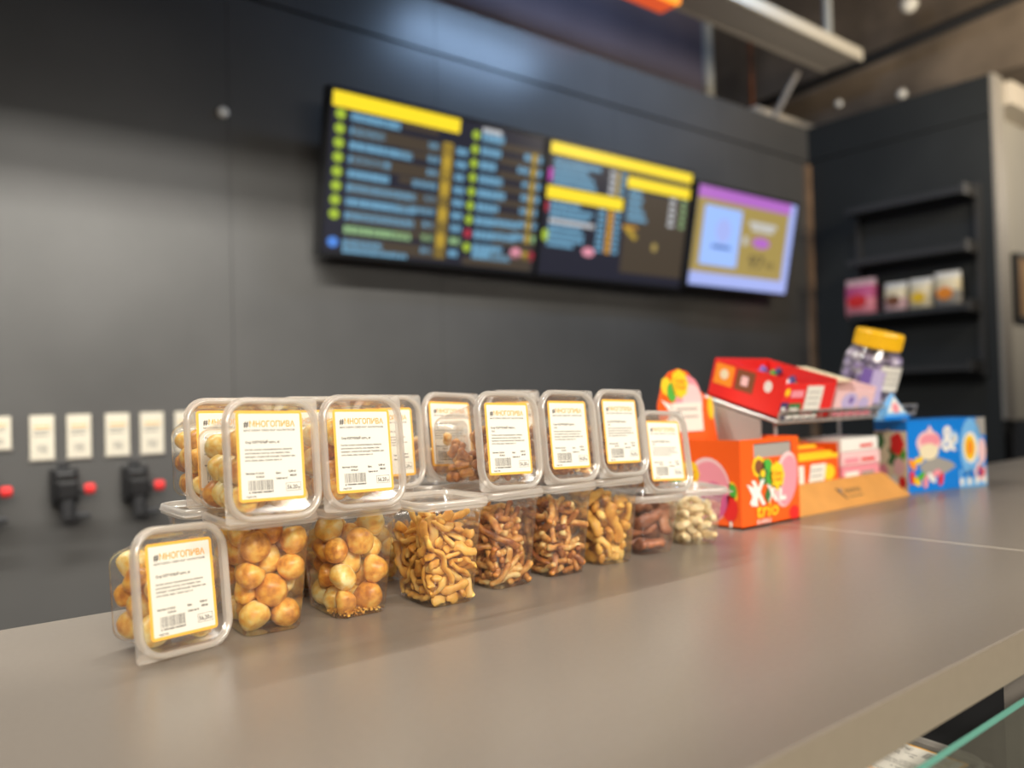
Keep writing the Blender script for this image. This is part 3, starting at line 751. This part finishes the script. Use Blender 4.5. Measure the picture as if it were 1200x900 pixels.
# upper row, lying with the lid to the viewer
ZU = ZK+HT+.0075
U = .683
cont(lie(.284, U-.012, ZU-.002, HT, 3, 7, -1.5), HT, 'upper container on the leftmost tall one, large orange-bordered label on its lid', 0, fillspec=('ball', 25), seed=61, flabel='cheese ball in the upper container over the leftmost tall one', dl=(-.002, .003, 0))
cont(lie(.372, U-.010, ZU-.001, HT, 3, 7, -1.5), HT, 'second upper container in front, on the crumbly cheese balls', 0, fillspec=('ball', 25), seed=62, flabel='cheese ball in the second upper front container', dl=(-.0005, .001, 0))
cont(lie(.549, U-.004, ZU, HT, 2, 7, -2), HT, 'upper container right of the stack gap, its dark contents showing on the left', 1, fillspec=('bit', 42), seed=63, flabel='dark brown morsel in the upper container right of the stack gap', dl=(-.001, .002, 0))
cont(lie(.637, U-.004, ZU, HT, 2, 7, -2), HT, 'upper container second from the right, over the mixed sticks', 1, fillspec=('stick', 34), seed=64, flabel='brown stick in the upper container second from the right', dl=(-.001, .002, 0))
cont(lie(.7245, U-.002, ZU, HT, 2, 7, -2), HT, 'rightmost upper container of the even top row', 1, fillspec=('stick', 34), seed=65, flabel='brown stick in the rightmost upper container of the even row', dl=(-.001, .002, 0))
cont(lie(.8115, U+.004, ZK+HS+.0085, HT, -2, 10, -3), HT, 'lower tilted container leaning on the dried meat cup', 1, fillspec=('stick', 30), seed=66, flabel='brown stick in the tilted container on the dried meat', dl=(0, .001, 0))
# upper back row
V = .795
cont(lie(.293, V, ZU, HT, 0, 7, -1), HT, 'upper back-row container peeping out at the far left', 0, fillspec=('ball', 22), seed=71, flabel='cheese ball in the far left upper back-row container', dl=(-.002, .002, 0))
cont(lie(.382, V, ZU, HT, 0, 7, -1), HT, 'upper back-row container seen between the two large front labels', 0, fillspec=('ball', 10), seed=72, flabel='cheese ball in the upper back-row container between the large labels')
cont(lie(.470, V-.004, ZU, HT, 0, 7, -1), HT, 'upper back-row container half hidden by the second front label', 0, fillspec=('ball', 10), seed=73, flabel='cheese ball in the upper back-row container behind the second label')
cont(lie(.562, V+.004, ZU+.002, HT, 3, 9, -3), HT, 'upper back-row container standing in the stack gap with its whole label showing', 1, fillspec=('bit', 24), seed=74, flabel='brown morsel in the upper back-row container in the stack gap', dl=(-.004, .003, 0))
cont(lie(.655, V, ZU+.003, HT, 0, 7, -1), HT, 'upper back-row container behind the one right of the gap', 1, fillspec=('stick', 14), seed=75, flabel='brown stick in the upper back-row container right of the gap')
# the one leaning on the counter at the left
cont(lie(.2165, .697, ZK+.0008, HT*.66, 16, 9, -2.5), HT*.66, 'lone container lying on the counter at the far left, lid facing forward', 0, sq=(2,), fillspec=('ball', 15), seed=81, flabel='cheese ball in the lone container at the far left', dl=(-.001, .001, .01))
# trays in the display case
for i, (x, y, yw) in enumerate(((.657, .3205, 86), (.549, .322, 93))):
    cont(stand(x, y, yw, -.345), .044, ('flat container with a white label just inside the display case glass', 'flat container further left in the display case, mostly under the counter')[i], 0, fillspec=('bit', 20), seed=90+i, flabel=('brown morsel in the flat display case container', 'brown morsel in the container behind the case glass')[i], fill=.8)

# ================================================================== CANDY DISPLAY
def carton(name, mw, size, m, label, cat='box', group=None, open_top=False):
    o = empty(name, mw=mw); tag(o, label, cat, group)
    w, d_, h = size; mb = MB(); mb.box((0, 0, 0), (w, d_, h), m)
    return o, mb
def mwp(x, y, z, yawd=0, tiltd=0): return Matrix.Translation((x, y, z+ZC)) @ Matrix.Rotation(math.radians(yawd), 4, 'Z') @ Matrix.Rotation(math.radians(tiltd), 4, 'X')
def badge(mb, cx_, cy_, r, fn, f2):
    ell(mb, cx_, cy_, r, r*1.12, 'yellow', fn, 40, .05, 8); ell(mb, cx_, cy_, r*.80, r*.88, 'yellow', f2, 20)
    f3 = lambda u, v: f2(u, v)
    add_text(mb, 'Chupa', r*.55, cx_, cy_+r*.05, 'red', lambda u, v: tuple(Vector(f2(u, v))+(Vector(f2(u, v))-Vector(fn(u, v)))), width=r*1.25, center=True)
    add_text(mb, 'Chups', r*.55, cx_, cy_-r*.42, 'red', lambda u, v: tuple(Vector(f2(u, v))+(Vector(f2(u, v))-Vector(fn(u, v)))), width=r*1.25, center=True)
# --- orange lollipop box
o = empty('lollipop_box', mw=mwp(1.030, .736, ZK+.0003)); tag(o, 'bright orange open lollipop carton with XXL print beside the pistachios', 'box')
w, d_, h, t = .155, .15, .132, .003
mb = MB()
mb.box((0, 0, 0), (w, d_, t), 'orange'); mb.box((0, 0, 0), (t, d_, h), 'orange'); mb.box((w-t, 0, 0), (w, d_, h), 'orange'); mb.box((0, d_-t, 0), (w, d_, h), 'orange')
mb.box((t, 0, 0), (w-t, t, h*.78), 'orange'); mb.box((t, 0, h*.78), (.035, t, h), 'orange'); mb.box((w-.016, 0, h*.78), (w-t, t, h), 'orange'); mb.box((.035, 0, h*.95), (w-.016, t, h), 'orange')
mb.box((.035, .004, h*.70), (w-.016, .006, h*.95), 'grey_card')
mb.build('carton', o)
mb = MB(); fn = lambda x, z: (x, -.0004, z); f2 = lambda x, z: (x, -.0008, z); f3 = lambda x, z: (x, -.0012, z); f4 = lambda x, z: (x, -.0016, z)
ell(mb, .118, .066, .030, .044, 'pink_pale', fn, 28, rot=-.35); ell(mb, .121, .064, .026, .040, 'pink', f2, 28, rot=-.35)
ell(mb, .046, .090, .016, .016, 'yellow', fn, 24, .06, 8); ell(mb, .046, .090, .011, .011, 'brown', f2, 16)
ell(mb, .068, .083, .016, .018, 'green', fn, 20); ell(mb, .058, .074, .014, .013, 'green_dark', f2, 16); ell(mb, .074, .071, .009, .012, 'green', f3, 16); ell(mb, .055, .079, .006, .006, 'yellow', f3, 12)
badge(mb, .093, .073, .019, f3, f4)
shape(mb, [(.014, .066), (.040, .056), (.040, .030), (.020, .036), (.028, .046)], 'white', f2)
add_text(mb, 'X', .050, .024, .034, 'white', f3, width=.036, bold=.002); add_text(mb, 'X', .036, .064, .036, 'white', f3, width=.028, bold=.0015); add_text(mb, 'L', .036, .097, .036, 'white', f3, width=.018, bold=.0015)
ell(mb, .066, .045, .008, .013, 'green_dark', f4, 4)
add_text(mb, 'trio', .030, .034, .014, 'yellow', f4, width=.058, bold=.0004, shear=.18)
add_text(mb, 'BUBBLE', .009, .038, .004, 'white', f3, width=.035)
ell(mb, .138, .012, .014, .011, 'red', fn, 18)
mb.build('front_print', o)
mb = MB(); fn = lambda y, z: (-.0004, .15-y, z); f2 = lambda y, z: (-.0008, .15-y, z); f3 = lambda y, z: (-.0012, .15-y, z); f4 = lambda y, z: (-.0016, .15-y, z)
ell(mb, .090, .055, .042, .050, 'pink_pale', fn, 28); ell(mb, .092, .053, .038, .046, 'pink', f2, 28); ell(mb, .100, .040, .026, .028, 'magenta', f3, 24)
ell(mb, .030, .075, .022, .022, 'green_dark', fn, 20); ell(mb, .034, .062, .018, .014, 'green', f2, 20)
badge(mb, .056, .078, .019, f3, f4)
add_text(mb, 'XXL', .036, .012, .036, 'white', f4, width=.075, bold=.002); ell(mb, .046, .048, .008, .013, 'red_dark', lambda y, z: (-.002, .15-y, z), 4)
ell(mb, .134, .052, .010, .018, 'yellow', fn, 16); ell(mb, .130, .030, .014, .020, 'red', f2, 20); quad(mb, .129, .002, .133, .012, 'white', f2); ell(mb, .136, .056, .007, .011, 'green', f2, 12)
mb.build('side_print', o)
# header card of the box
prof = [(.0, 0), (.008, .03), (.004, .055), (.014, .078), (.022, .098), (.040, .112), (.062, .117), (.085, .112), (.098, .100), (.112, .082), (.126, .072), (.140, .060), (.148, .03), (.152, 0)]
mb = MB(); mb.poly([(x, 0, z) for x, z in prof], 'orange'); mb.poly([(x, .002, z) for x, z in reversed(prof)], 'orange')
for i in range(len(prof)):
    a, b = prof[i], prof[(i+1) % len(prof)]; mb.poly([(a[0], 0, a[1]), (a[0], .002, a[1]), (b[0], .002, b[1]), (b[0], 0, b[1])], 'orange')
hd = mb.build('header_card', o, loc=(-.01, d_-.004, h-.003)); hd.rotation_euler = (math.radians(-4), 0, 0)
mb = MB(); fn = lambda x, z: (x, -.0004, z); f2 = lambda x, z: (x, -.0008, z); f3 = lambda x, z: (x, -.0012, z); f4 = lambda x, z: (x, -.0016, z)
ell(mb, .082, .070, .034, .036, 'pink', fn, 26); ell(mb, .092, .062, .026, .030, 'pink_pale', f2, 22); ell(mb, .028, .088, .013, .015, 'yellow', f2, 20, .06, 8); ell(mb, .04, .078, .012, .016, 'green', f3, 16)
badge(mb, .062, .092, .021, f3, f4); ell(mb, .140, .050, .008, .02, 'yellow', fn, 16); ell(mb, .018, .02, .012, .012, 'yellow', fn, 16)
shape(mb, [(.012, .066), (.045, .054), (.045, .030), (.022, .028), (.032, .046)], 'white', f2)
mb.build('header_print', hd)
mb = MB(); mb.box((.035, -.0035, .012), (.112, -.0022, .060), 'paper'); f5 = lambda x, z: (x, -.0039, z)
for i in range(2): quad(mb, .045, .048-i*.013, .100, .051-i*.013, 'grey_card', f5)
mb.build('price_tag', hd)
# lollipops in the carton
for i, (x, y, c) in enumerate(((.035, .03, 'red'), (.07, .05, 'pink'), (.11, .035, 'yellow'), (.05, .10, 'green'), (.095, .10, 'red'), (.128, .09, 'orange_light'))):
    q = empty('lollipop', (1.030+x, .736+y, ZK+.004)); tag(q, ('lollipop with a %s wrapper standing in the orange carton' % c.replace('_', ' ')) + (' at the front' if i < 3 else ' at the back'), 'lollipop', 'lollipops in the orange carton')
    mb = MB(); mb.tube([(0, 0, 0), (0, 0, .075)], .002, 'white', 6); mb.build('stick', q)
    mb = MB(); mb.lathe([(.003, .072), (.012, .078), (.015, .090), (.012, .101), (.004, .106)], c, 14); mb.build('candy', q, smooth=True)

# --- wooden stand with wire shelf
o = empty('candy_stand', (0, 0, 0)); tag(o, 'wooden-based candy stand with a tilted wire shelf', 'display stand')
mb = MB()
a = [(1.186, .742, ZK+.0003), (1.186, .790, ZK+.0003), (1.186, .790, ZK+.044), (1.186, .780, ZK+.044)]
b = [(1.575, p[1], p[2]) for p in a]; b[2] = (1.545, .79, ZK+.044); b[3] = (1.545, .780, ZK+.044)
mb.rings([a, b], 'wood', True, True); fb = mb.build('front_board', o)
mb = MB(); lg = lambda u, v: (1.37+u, .742+.038*v/.044-.0006, ZK+v+.0006)
shape(mb, [(-.022, .030), (-.017, .031), (-.006, .014), (-.010, .012)], 'ink', lg); shape(mb, [(-.014, .026), (-.006, .031), (-.004, .029), (-.012, .022)], 'ink_soft', lg)
for i in range(5): quad(mb, .002+i*.011, .021, .009+i*.011, .028, 'wood_dark', lg)
quad(mb, .002, .014, .050, .0165, 'wood_dark', lg); mb.build('logo', fb)
mb = MB(); mb.box((1.186, .790, ZK+.0003), (1.545, .885, ZK+.012), 'wood'); mb.build('base_board', o)
TZ = math.radians(17)
def shp(x, y, z=0): # point on the tilted shelf: y measured up the slope from the front
    return (x, .768+y*math.cos(TZ)-z*math.sin(TZ), -.047+y*math.sin(TZ)+z*math.cos(TZ))
X0, X1, DP = 1.18, 1.655, .165
mb = MB(); mb.tube([shp(X0, 0), shp(X1, 0), shp(X1, DP), shp(X0, DP), shp(X0, 0)], .0028, 'wire', 8); mb.build('shelf_frame', o)
mb = MB(); mb.tube([shp(X0, 0), shp(X0, 0, .018), shp(X1, 0, .018), shp(X1, 0)], .0024, 'wire', 8); mb.build('guard_rail', o)
for i in range(17):
    x = X0+(X1-X0)*(i+.5)/17
    mb = MB(); mb.tube([shp(x, 0, .018), shp(x, 0), shp(x, DP)], .0014, 'wire', 6); mb.build('wire', o)
for x in (X0+.01, X1-.02):
    for y in (.012, DP-.01):
        p = shp(x, y); mb = MB(); mb.tube([(p[0], p[1], ZK+.0005), p], .0032, 'wire', 8); mb.build('leg', o)
mb = MB(); p = shp(X0-.002, .03); q_ = shp(X0-.002, DP)
mb.rings([[(X0-.006, p[1], ZK+.085), (X0-.006, q_[1], ZK+.085), (X0-.006, q_[1], q_[2]-.004), (X0-.006, p[1], p[2]-.004)], [(X0-.004, p[1], ZK+.085), (X0-.004, q_[1], ZK+.085), (X0-.004, q_[1], q_[2]-.004), (X0-.004, p[1], p[2]-.004)]], 'grey_card', True, True); mb.build('side_plate', o)
for yv in (.05, .09):
    mb = MB(); mb.tube([shp(X0, yv, -.002), shp(X1, yv, -.002)], .0018, 'wire', 6); mb.build('cross_wire', o)
def tilted(x, y, z=.004): return Matrix.Translation(Vector(shp(x, y, z))+Vector((0, 0, ZC))) @ Matrix.Rotation(TZ, 4, 'X')
# --- red candy box on the shelf
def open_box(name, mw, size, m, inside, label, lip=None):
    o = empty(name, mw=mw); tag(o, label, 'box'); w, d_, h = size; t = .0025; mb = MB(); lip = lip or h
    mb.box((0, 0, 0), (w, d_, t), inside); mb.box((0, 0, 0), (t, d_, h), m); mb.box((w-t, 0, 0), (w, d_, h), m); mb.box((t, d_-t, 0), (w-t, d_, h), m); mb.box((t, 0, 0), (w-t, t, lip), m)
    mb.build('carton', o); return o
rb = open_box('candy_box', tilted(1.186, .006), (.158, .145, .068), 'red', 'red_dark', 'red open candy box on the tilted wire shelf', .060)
mb = MB(); fn = lambda y, z: (-.0004, .145-y, z); f2 = lambda y, z: (-.0008, .145-y, z)
quad(mb, .006, .026, .045, .062, 'orange_light', fn); ell(mb, .026, .045, .009, .009, 'cream', f2, 14); quad(mb, .050, .026, .088, .062, 'brown', fn); quad(mb, .062, .036, .076, .052, 'pink_pale', f2)
ell(mb, .115, .047, .008, .010, 'white', fn, 14); mb.build('side_print', rb)
mb = MB(); fn = lambda x, z: (x, -.0004, z); f2 = lambda x, z: (x, -.0008, z); f3 = lambda x, z: (x, -.0026, z)
quad(mb, .0, 0, .022, .028, 'navy', fn); quad(mb, .004, .006, .014, .020, 'white', f2); quad(mb, .024, .006, .060, .026, 'green_dark', fn); quad(mb, .028, .012, .052, .018, 'white', f2); quad(mb, .024, .036, .060, .048, 'pink', fn); quad(mb, .022, 0, .115, .006, 'white', fn); quad(mb, .1, .004, .118, .024, 'green_dark', fn)
ell(mb, .012, .045, .007, .007, 'yellow', fn, 12); mb.build('front_print', rb)
mb = MB(); mb.box((.066, -.0024, .010), (.116, -.0012, .056), 'paper')
for i in range(3): quad(mb, .072, .044-i*.010, .108, .046-i*.010, 'grey_card', f3)
mb.build('price_tag', rb)
def candy(mw, c, lb, sx=.016, sy=.009):
    o = empty('wrapped_candy', mw=mw); tag(o, lb, 'candy', 'wrapped candies in the red box')
    mb = MB(); mb.lathe([(.001, -sx), (sy*.8, -sx*.8), (sy, 0), (sy*.8, sx*.8), (.001, sx)], c, 12); mb.build('body', o, smooth=True)
    for s in (-1, 1):
        mb = MB(); mb.lathe([(.001, s*sx*.95), (.003, s*sx*1.1), (.008, s*sx*1.55)], c, 10); mb.build('twist', o)
rc = random.Random(5)
cc = [('navy', 'navy blue'), ('green', 'green'), ('white', 'white'), ('violet', 'violet'), ('green', 'green'), ('navy', 'navy blue')]
for i in range(18):
    c = cc[i % 6]; x = .024+.022*(i % 6); y = .03+.042*(i//6)
    candy(rb.matrix_world.copy() if False else tilted(1.186, .006) @ Matrix.Translation((x, y, .036+.006*(i % 2))) @ Euler((1.2+rc.uniform(-.3, .3), rc.uniform(-.4, .4), rc.uniform(0, 3))).to_matrix().to_4x4(), c[0], c[1]+' wrapped candy in the red candy box', .015, .0095)
# --- lilac box
lb_ = open_box('candy_box', tilted(1.352, .006), (.135, .150, .052), 'pink_pale', 'white', 'pale lilac and white candy box between the red box and the jar', .044)
mb = MB(); fn = lambda x, z: (x, -.0004, z); f2 = lambda x, z: (x, -.0008, z)
quad(mb, .0, 0, .135, .044, 'pink_pale', fn); ell(mb, .05, .026, .028, .016, 'lilac', f2, 20); ell(mb, .054, .028, .008, .007, 'violet', lambda x, z: (x, -.0012, z), 14); ell(mb, .1, .02, .02, .014, 'lilac', f2, 18); quad(mb, .0, .0, .135, .006, 'pink', f2)
mb.build('front_print', lb_)
mb = MB(); fn = lambda x, y: (x, y, .0526); mb.box((.0, .05, .0485), (.135, .150, .0522), 'cream'); mb.build('lid_flap', lb_)
# --- sweet jar with yellow lid
jm = tilted(1.586, .074, .003) @ Matrix.Scale(.95, 4)
j = empty('sweet_jar', mw=jm); tag(j, 'clear jar of violet sweets with a yellow screw lid', 'jar')
JR = .058
mb = MB(); n = 28; pr = [(JR*.9, 0), (JR, .006), (JR, .085), (JR*.97, .098), (JR*.78, .118), (JR*.74, .126)]
mb.rings([[(r*math.cos(2*math.pi*q/n), r*math.sin(2*math.pi*q/n), z) for q in range(n)] for r, z in pr], 'jar_plastic', True, False); mb.build('body', j, smooth=True)
mb = MB(); n = 48; pr = [(JR*.80, .120), (JR*.82, .122), (JR*.82, .150), (JR*.78, .154), (.001, .154)]
mb.rings([[(r*(1+(.012 if q % 2 else 0))*math.cos(2*math.pi*q/n), r*(1+(.012 if q % 2 else 0))*math.sin(2*math.pi*q/n), z) for q in range(n)] for r, z in pr], 'yellow_lid', True, True); mb.build('screw_lid', j)
mb = MB(); n = 10
ra = [(JR+.0008, math.radians(-134+i*6)) for i in range(n)]
mb.v = [(r*math.cos(a), r*math.sin(a), z) for z in (.040, .090) for r, a in ra]; mb.f = [(i, i+1, n+i+1, n+i) for i in range(n-1)]; mb.m = [mb.mi('paper')]*(n-1)
for k in range(3):
    kk = len(mb.v); mb.v += [((JR+.0014)*math.cos(a), (JR+.0014)*math.sin(a), z) for z in (.076-k*.011, .0785-k*.011) for r, a in ra[1:-1]]
    for i in range(n-3): mb.f.append((kk+i, kk+i+1, kk+n-2+i+1, kk+n-2+i)); mb.m.append(mb.mi('grey_card'))
mb.build('label', j)
mb = MB(); ra = [(JR+.0008, math.radians(-168+i*5)) for i in range(10)]
mb.v = [(r*math.cos(a), r*math.sin(a), z) for z in (.012, .080) for r, a in ra]; mb.f = [(i, i+1, n+i+1, n+i) for i in range(n-1)]; mb.m = [mb.mi('violet' if i < 4 else 'lilac') for i in range(n-1)]
mb.build('print', j)
rs_ = random.Random(9)
for i in range(60):
    lay = i//12; a = (i % 12)*2.4+lay*.7; rr = (.045 if i % 12 < 8 else .020)
    q = empty('sweet', mw=jm @ Matrix.Translation((rr*math.cos(a), rr*math.sin(a), .014+lay*.021)) @ Euler([rs_.uniform(0, 3) for _ in range(3)]).to_matrix().to_4x4()); tag(q, 'violet and white sweet in the jar with the yellow lid', 'sweet', 'sweets in the jar')
    mb = MB(); mb.lathe([(.002, -.010), (.009, -.007), (.0105, 0), (.009, .007), (.002, .010)], 'sweet', 10); mb.build('wrapped_body', q, smooth=True)
# --- lower tier: bar boxes
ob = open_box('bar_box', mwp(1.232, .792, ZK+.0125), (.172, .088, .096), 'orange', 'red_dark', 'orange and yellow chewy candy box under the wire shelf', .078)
mb = MB(); fn = lambda x, z: (x, -.0004, z); f2 = lambda x, z: (x, -.0008, z); f3 = lambda x, z: (x, -.0030, z)
quad(mb, .0, .0, .17, .018, 'brown', fn); ell(mb, .14, .045, .02, .014, 'yellow', fn, 18); quad(mb, 0, .070, .172, .078, 'yellow', fn)
mb.build('front_print', ob)
for x0, x1, s in ((.004, .056, 0), (.066, .128, .012)):
    mb = MB(); mb.v = [(x0, -.0022, .018), (x1-s, -.0022, .018), (x1, -.0022, .062), (x0+s, -.0022, .062)]; mb.f = [(0, 1, 2, 3)]; mb.m = [mb.mi('paper')]
    for i in range(3): quad(mb, x0+.012, .050-i*.010, x1-.014, .0525-i*.010, 'grey_card', lambda x, z: (x, -.0026, z))
    mb.build('price_tag', ob)
for i in range(5):
    q = empty('candy_bar', (1.236, .797+i*.0155, ZK+.016)); tag(q, 'yellow and orange candy pack standing in the orange box under the shelf', 'candy pack', 'candy packs in the orange box')
    mb = MB(); mb.box((0, 0, 0), (.160, .013, .074+.010*(i+1)*.5), 'yellow' if i % 2 == 0 else 'orange'); mb.build('pack', q, bevel=.003)
    mb = MB(); zt = .074+.005*(i+1); quad(mb, .02, .002, .14, .011, 'orange_light' if i % 2 == 0 else 'yellow', lambda u, v: (u, v, zt+.0004)); mb.build('print', q)
for i in range(4):
    m_ = ('pink_pale', 'pink', 'pink_pale', 'white')[i]
    q = empty('gum_pack', mw=mwp(1.414, .790, ZK+.0125+i*.0255, (-1, 1, 0, 1.5)[i])); tag(q, ('lowest', 'second lowest', 'second highest', 'topmost')[i]+' pink and white pack in the pile under the wire shelf', 'candy pack', 'pink packs piled under the shelf')
    mb = MB(); mb.box((0, 0, 0), (.142, .090, .0245), m_); mb.build('carton', q, bevel=.0015)
    mb = MB(); fn = lambda x, z: (x, -.0004, z); quad(mb, .01, .004, .06, .014, 'white' if i % 2 else 'pink', fn); quad(mb, .07, .006, .12, .012, 'grey_card' if i == 1 else 'red', fn)
    quad(mb, .01, .01, .13, .03, 'white', lambda u, v: (u, v, .0249)); quad(mb, .02, .045, .12, .06, 'pink', lambda u, v: (u, v, .0249)); mb.build('print', q)
# --- blue box at the far end of the display
bb = empty('candy_box', mw=mwp(1.600, .758, ZK+.0003, -13)); tag(bb, 'bright blue candy box at the far right end of the counter', 'box')
w, d_, h = .235, .075, .140
mb = MB(); mb.box((0, 0, 0), (w, d_, h), 'blue'); mb.build('carton', bb)
mb = MB(); fn = lambda x, z: (x, -.0004, z); f2 = lambda x, z: (x, -.0008, z); f3 = lambda x, z: (x, -.0012, z); f4 = lambda x, z: (x, -.0016, z)
ell(mb, .062, .095, .036, .024, 'pink_pale', fn, 24); ell(mb, .066, .100, .030, .014, 'pink', f2, 20); ell(mb, .060, .078, .028, .016, 'cream', f3, 20); shape(mb, [(.052, .112), (.064, .130), (.078, .112)], 'pink_pale', f3)
shape(mb, [(.03, .05), (.07, .07), (.125, .055), (.14, .045), (.10, .03), (.05, .03)], 'grey_card', f2)
add_text(mb, '&', .07, .098, .078, 'white', f2, width=.045, bold=.002); ell(mb, .138, .100, .013, .016, 'blue_light', fn, 20); ell(mb, .138, .100, .008, .010, 'white', f2, 16)
for i, (x, z, c) in enumerate(((.010, .030, 'red'), (.022, .022, 'yellow'), (.035, .030, 'green'), (.048, .020, 'pink'), (.066, .026, 'white'), (.080, .034, 'pink'), (.093, .022, 'red'), (.012, .055, 'orange_light'), (.030, .062, 'yellow'))):
    ell(mb, x, z, .007, .014, c, f3, 14, rot=i)
quad(mb, .150, 0, .235, .036, 'blue_light', fn); quad(mb, .205, .104, .235, .140, 'grey_card', fn)
ell(mb, .188, .078, .034, .062, 'blue_light', fn, 24); ell(mb, .186, .080, .024, .032, 'white', f2, 24); ell(mb, .184, .080, .017, .026, 'yellow', f3, 22); ell(mb, .184, .080, .010, .016, 'orange_light', f4, 16)
ell(mb, .222, .072, .012, .026, 'pink_pale', f2, 18); ell(mb, .214, .030, .018, .020, 'pink_pale', f2, 18); ell(mb, .216, .030, .011, .012, 'red', f3, 16)
for i in range(10): ell(mb, .155+.008*i, .012+.028*((i*7) % 3)/2, .006, .008, ('white', 'blue', 'blue_light')[i % 3], f3, 10, rot=i)
mb.build('front_print', bb)
mb = MB(); fn = lambda y, z: (-.0004, d_-y, z); f2 = lambda y, z: (-.0008, d_-y, z); f3 = lambda y, z: (-.0012, d_-y, z)
quad(mb, 0, 0, .075, .12, 'cream', fn)
for i, (y, z, r, c) in enumerate(((.02, .10, .016, 'green_dark'), (.05, .108, .015, 'cream'), (.085, .095, .022, 'red'), (.06, .07, .018, 'green_dark'), (.04, .072, .015, 'cream'), (.03, .04, .015, 'pink'), (.09, .05, .018, 'pink_pale'), (.1, .075, .014, 'green'), (.07, .02, .014, 'white'), (.1, .02, .012, 'red'))):
    ell(mb, y*.62, z, r*.7, r, c, f2 if i % 2 else f3, 14, .12, 5)
mb.build('side_print', bb)
# little blue pyramid tag on the shelf end
pt = empty('price_pyramid', (1.552, .752, -.055)); tag(pt, 'small blue and white pyramid tag hanging at the shelf end', 'tag')
mb = MB(); mb.v = [(-.052, 0, 0), (.052, 0, 0), (.052, .02, 0), (-.052, .02, 0), (0, .008, .050), (0, .012, .050)]; i0 = mb.mi('blue_light')
mb.f = [(0, 1, 4), (1, 2, 5, 4), (2, 3, 5), (3, 0, 4, 5), (3, 2, 1, 0)]; mb.m = [i0]*5; mb.build('body', pt)
mb = MB(); fn = lambda u, v: (u, v*.16-.0006, v); shape(mb, [(-.034, .014), (.034, .014), (0, .044)], 'white', fn); ell(mb, 0, .022, .013, .010, 'pink', lambda u, v: (u, v*.16-.001, v), 16); quad(mb, -.05, .0, .05, .007, 'blue', fn); mb.build('print', pt)
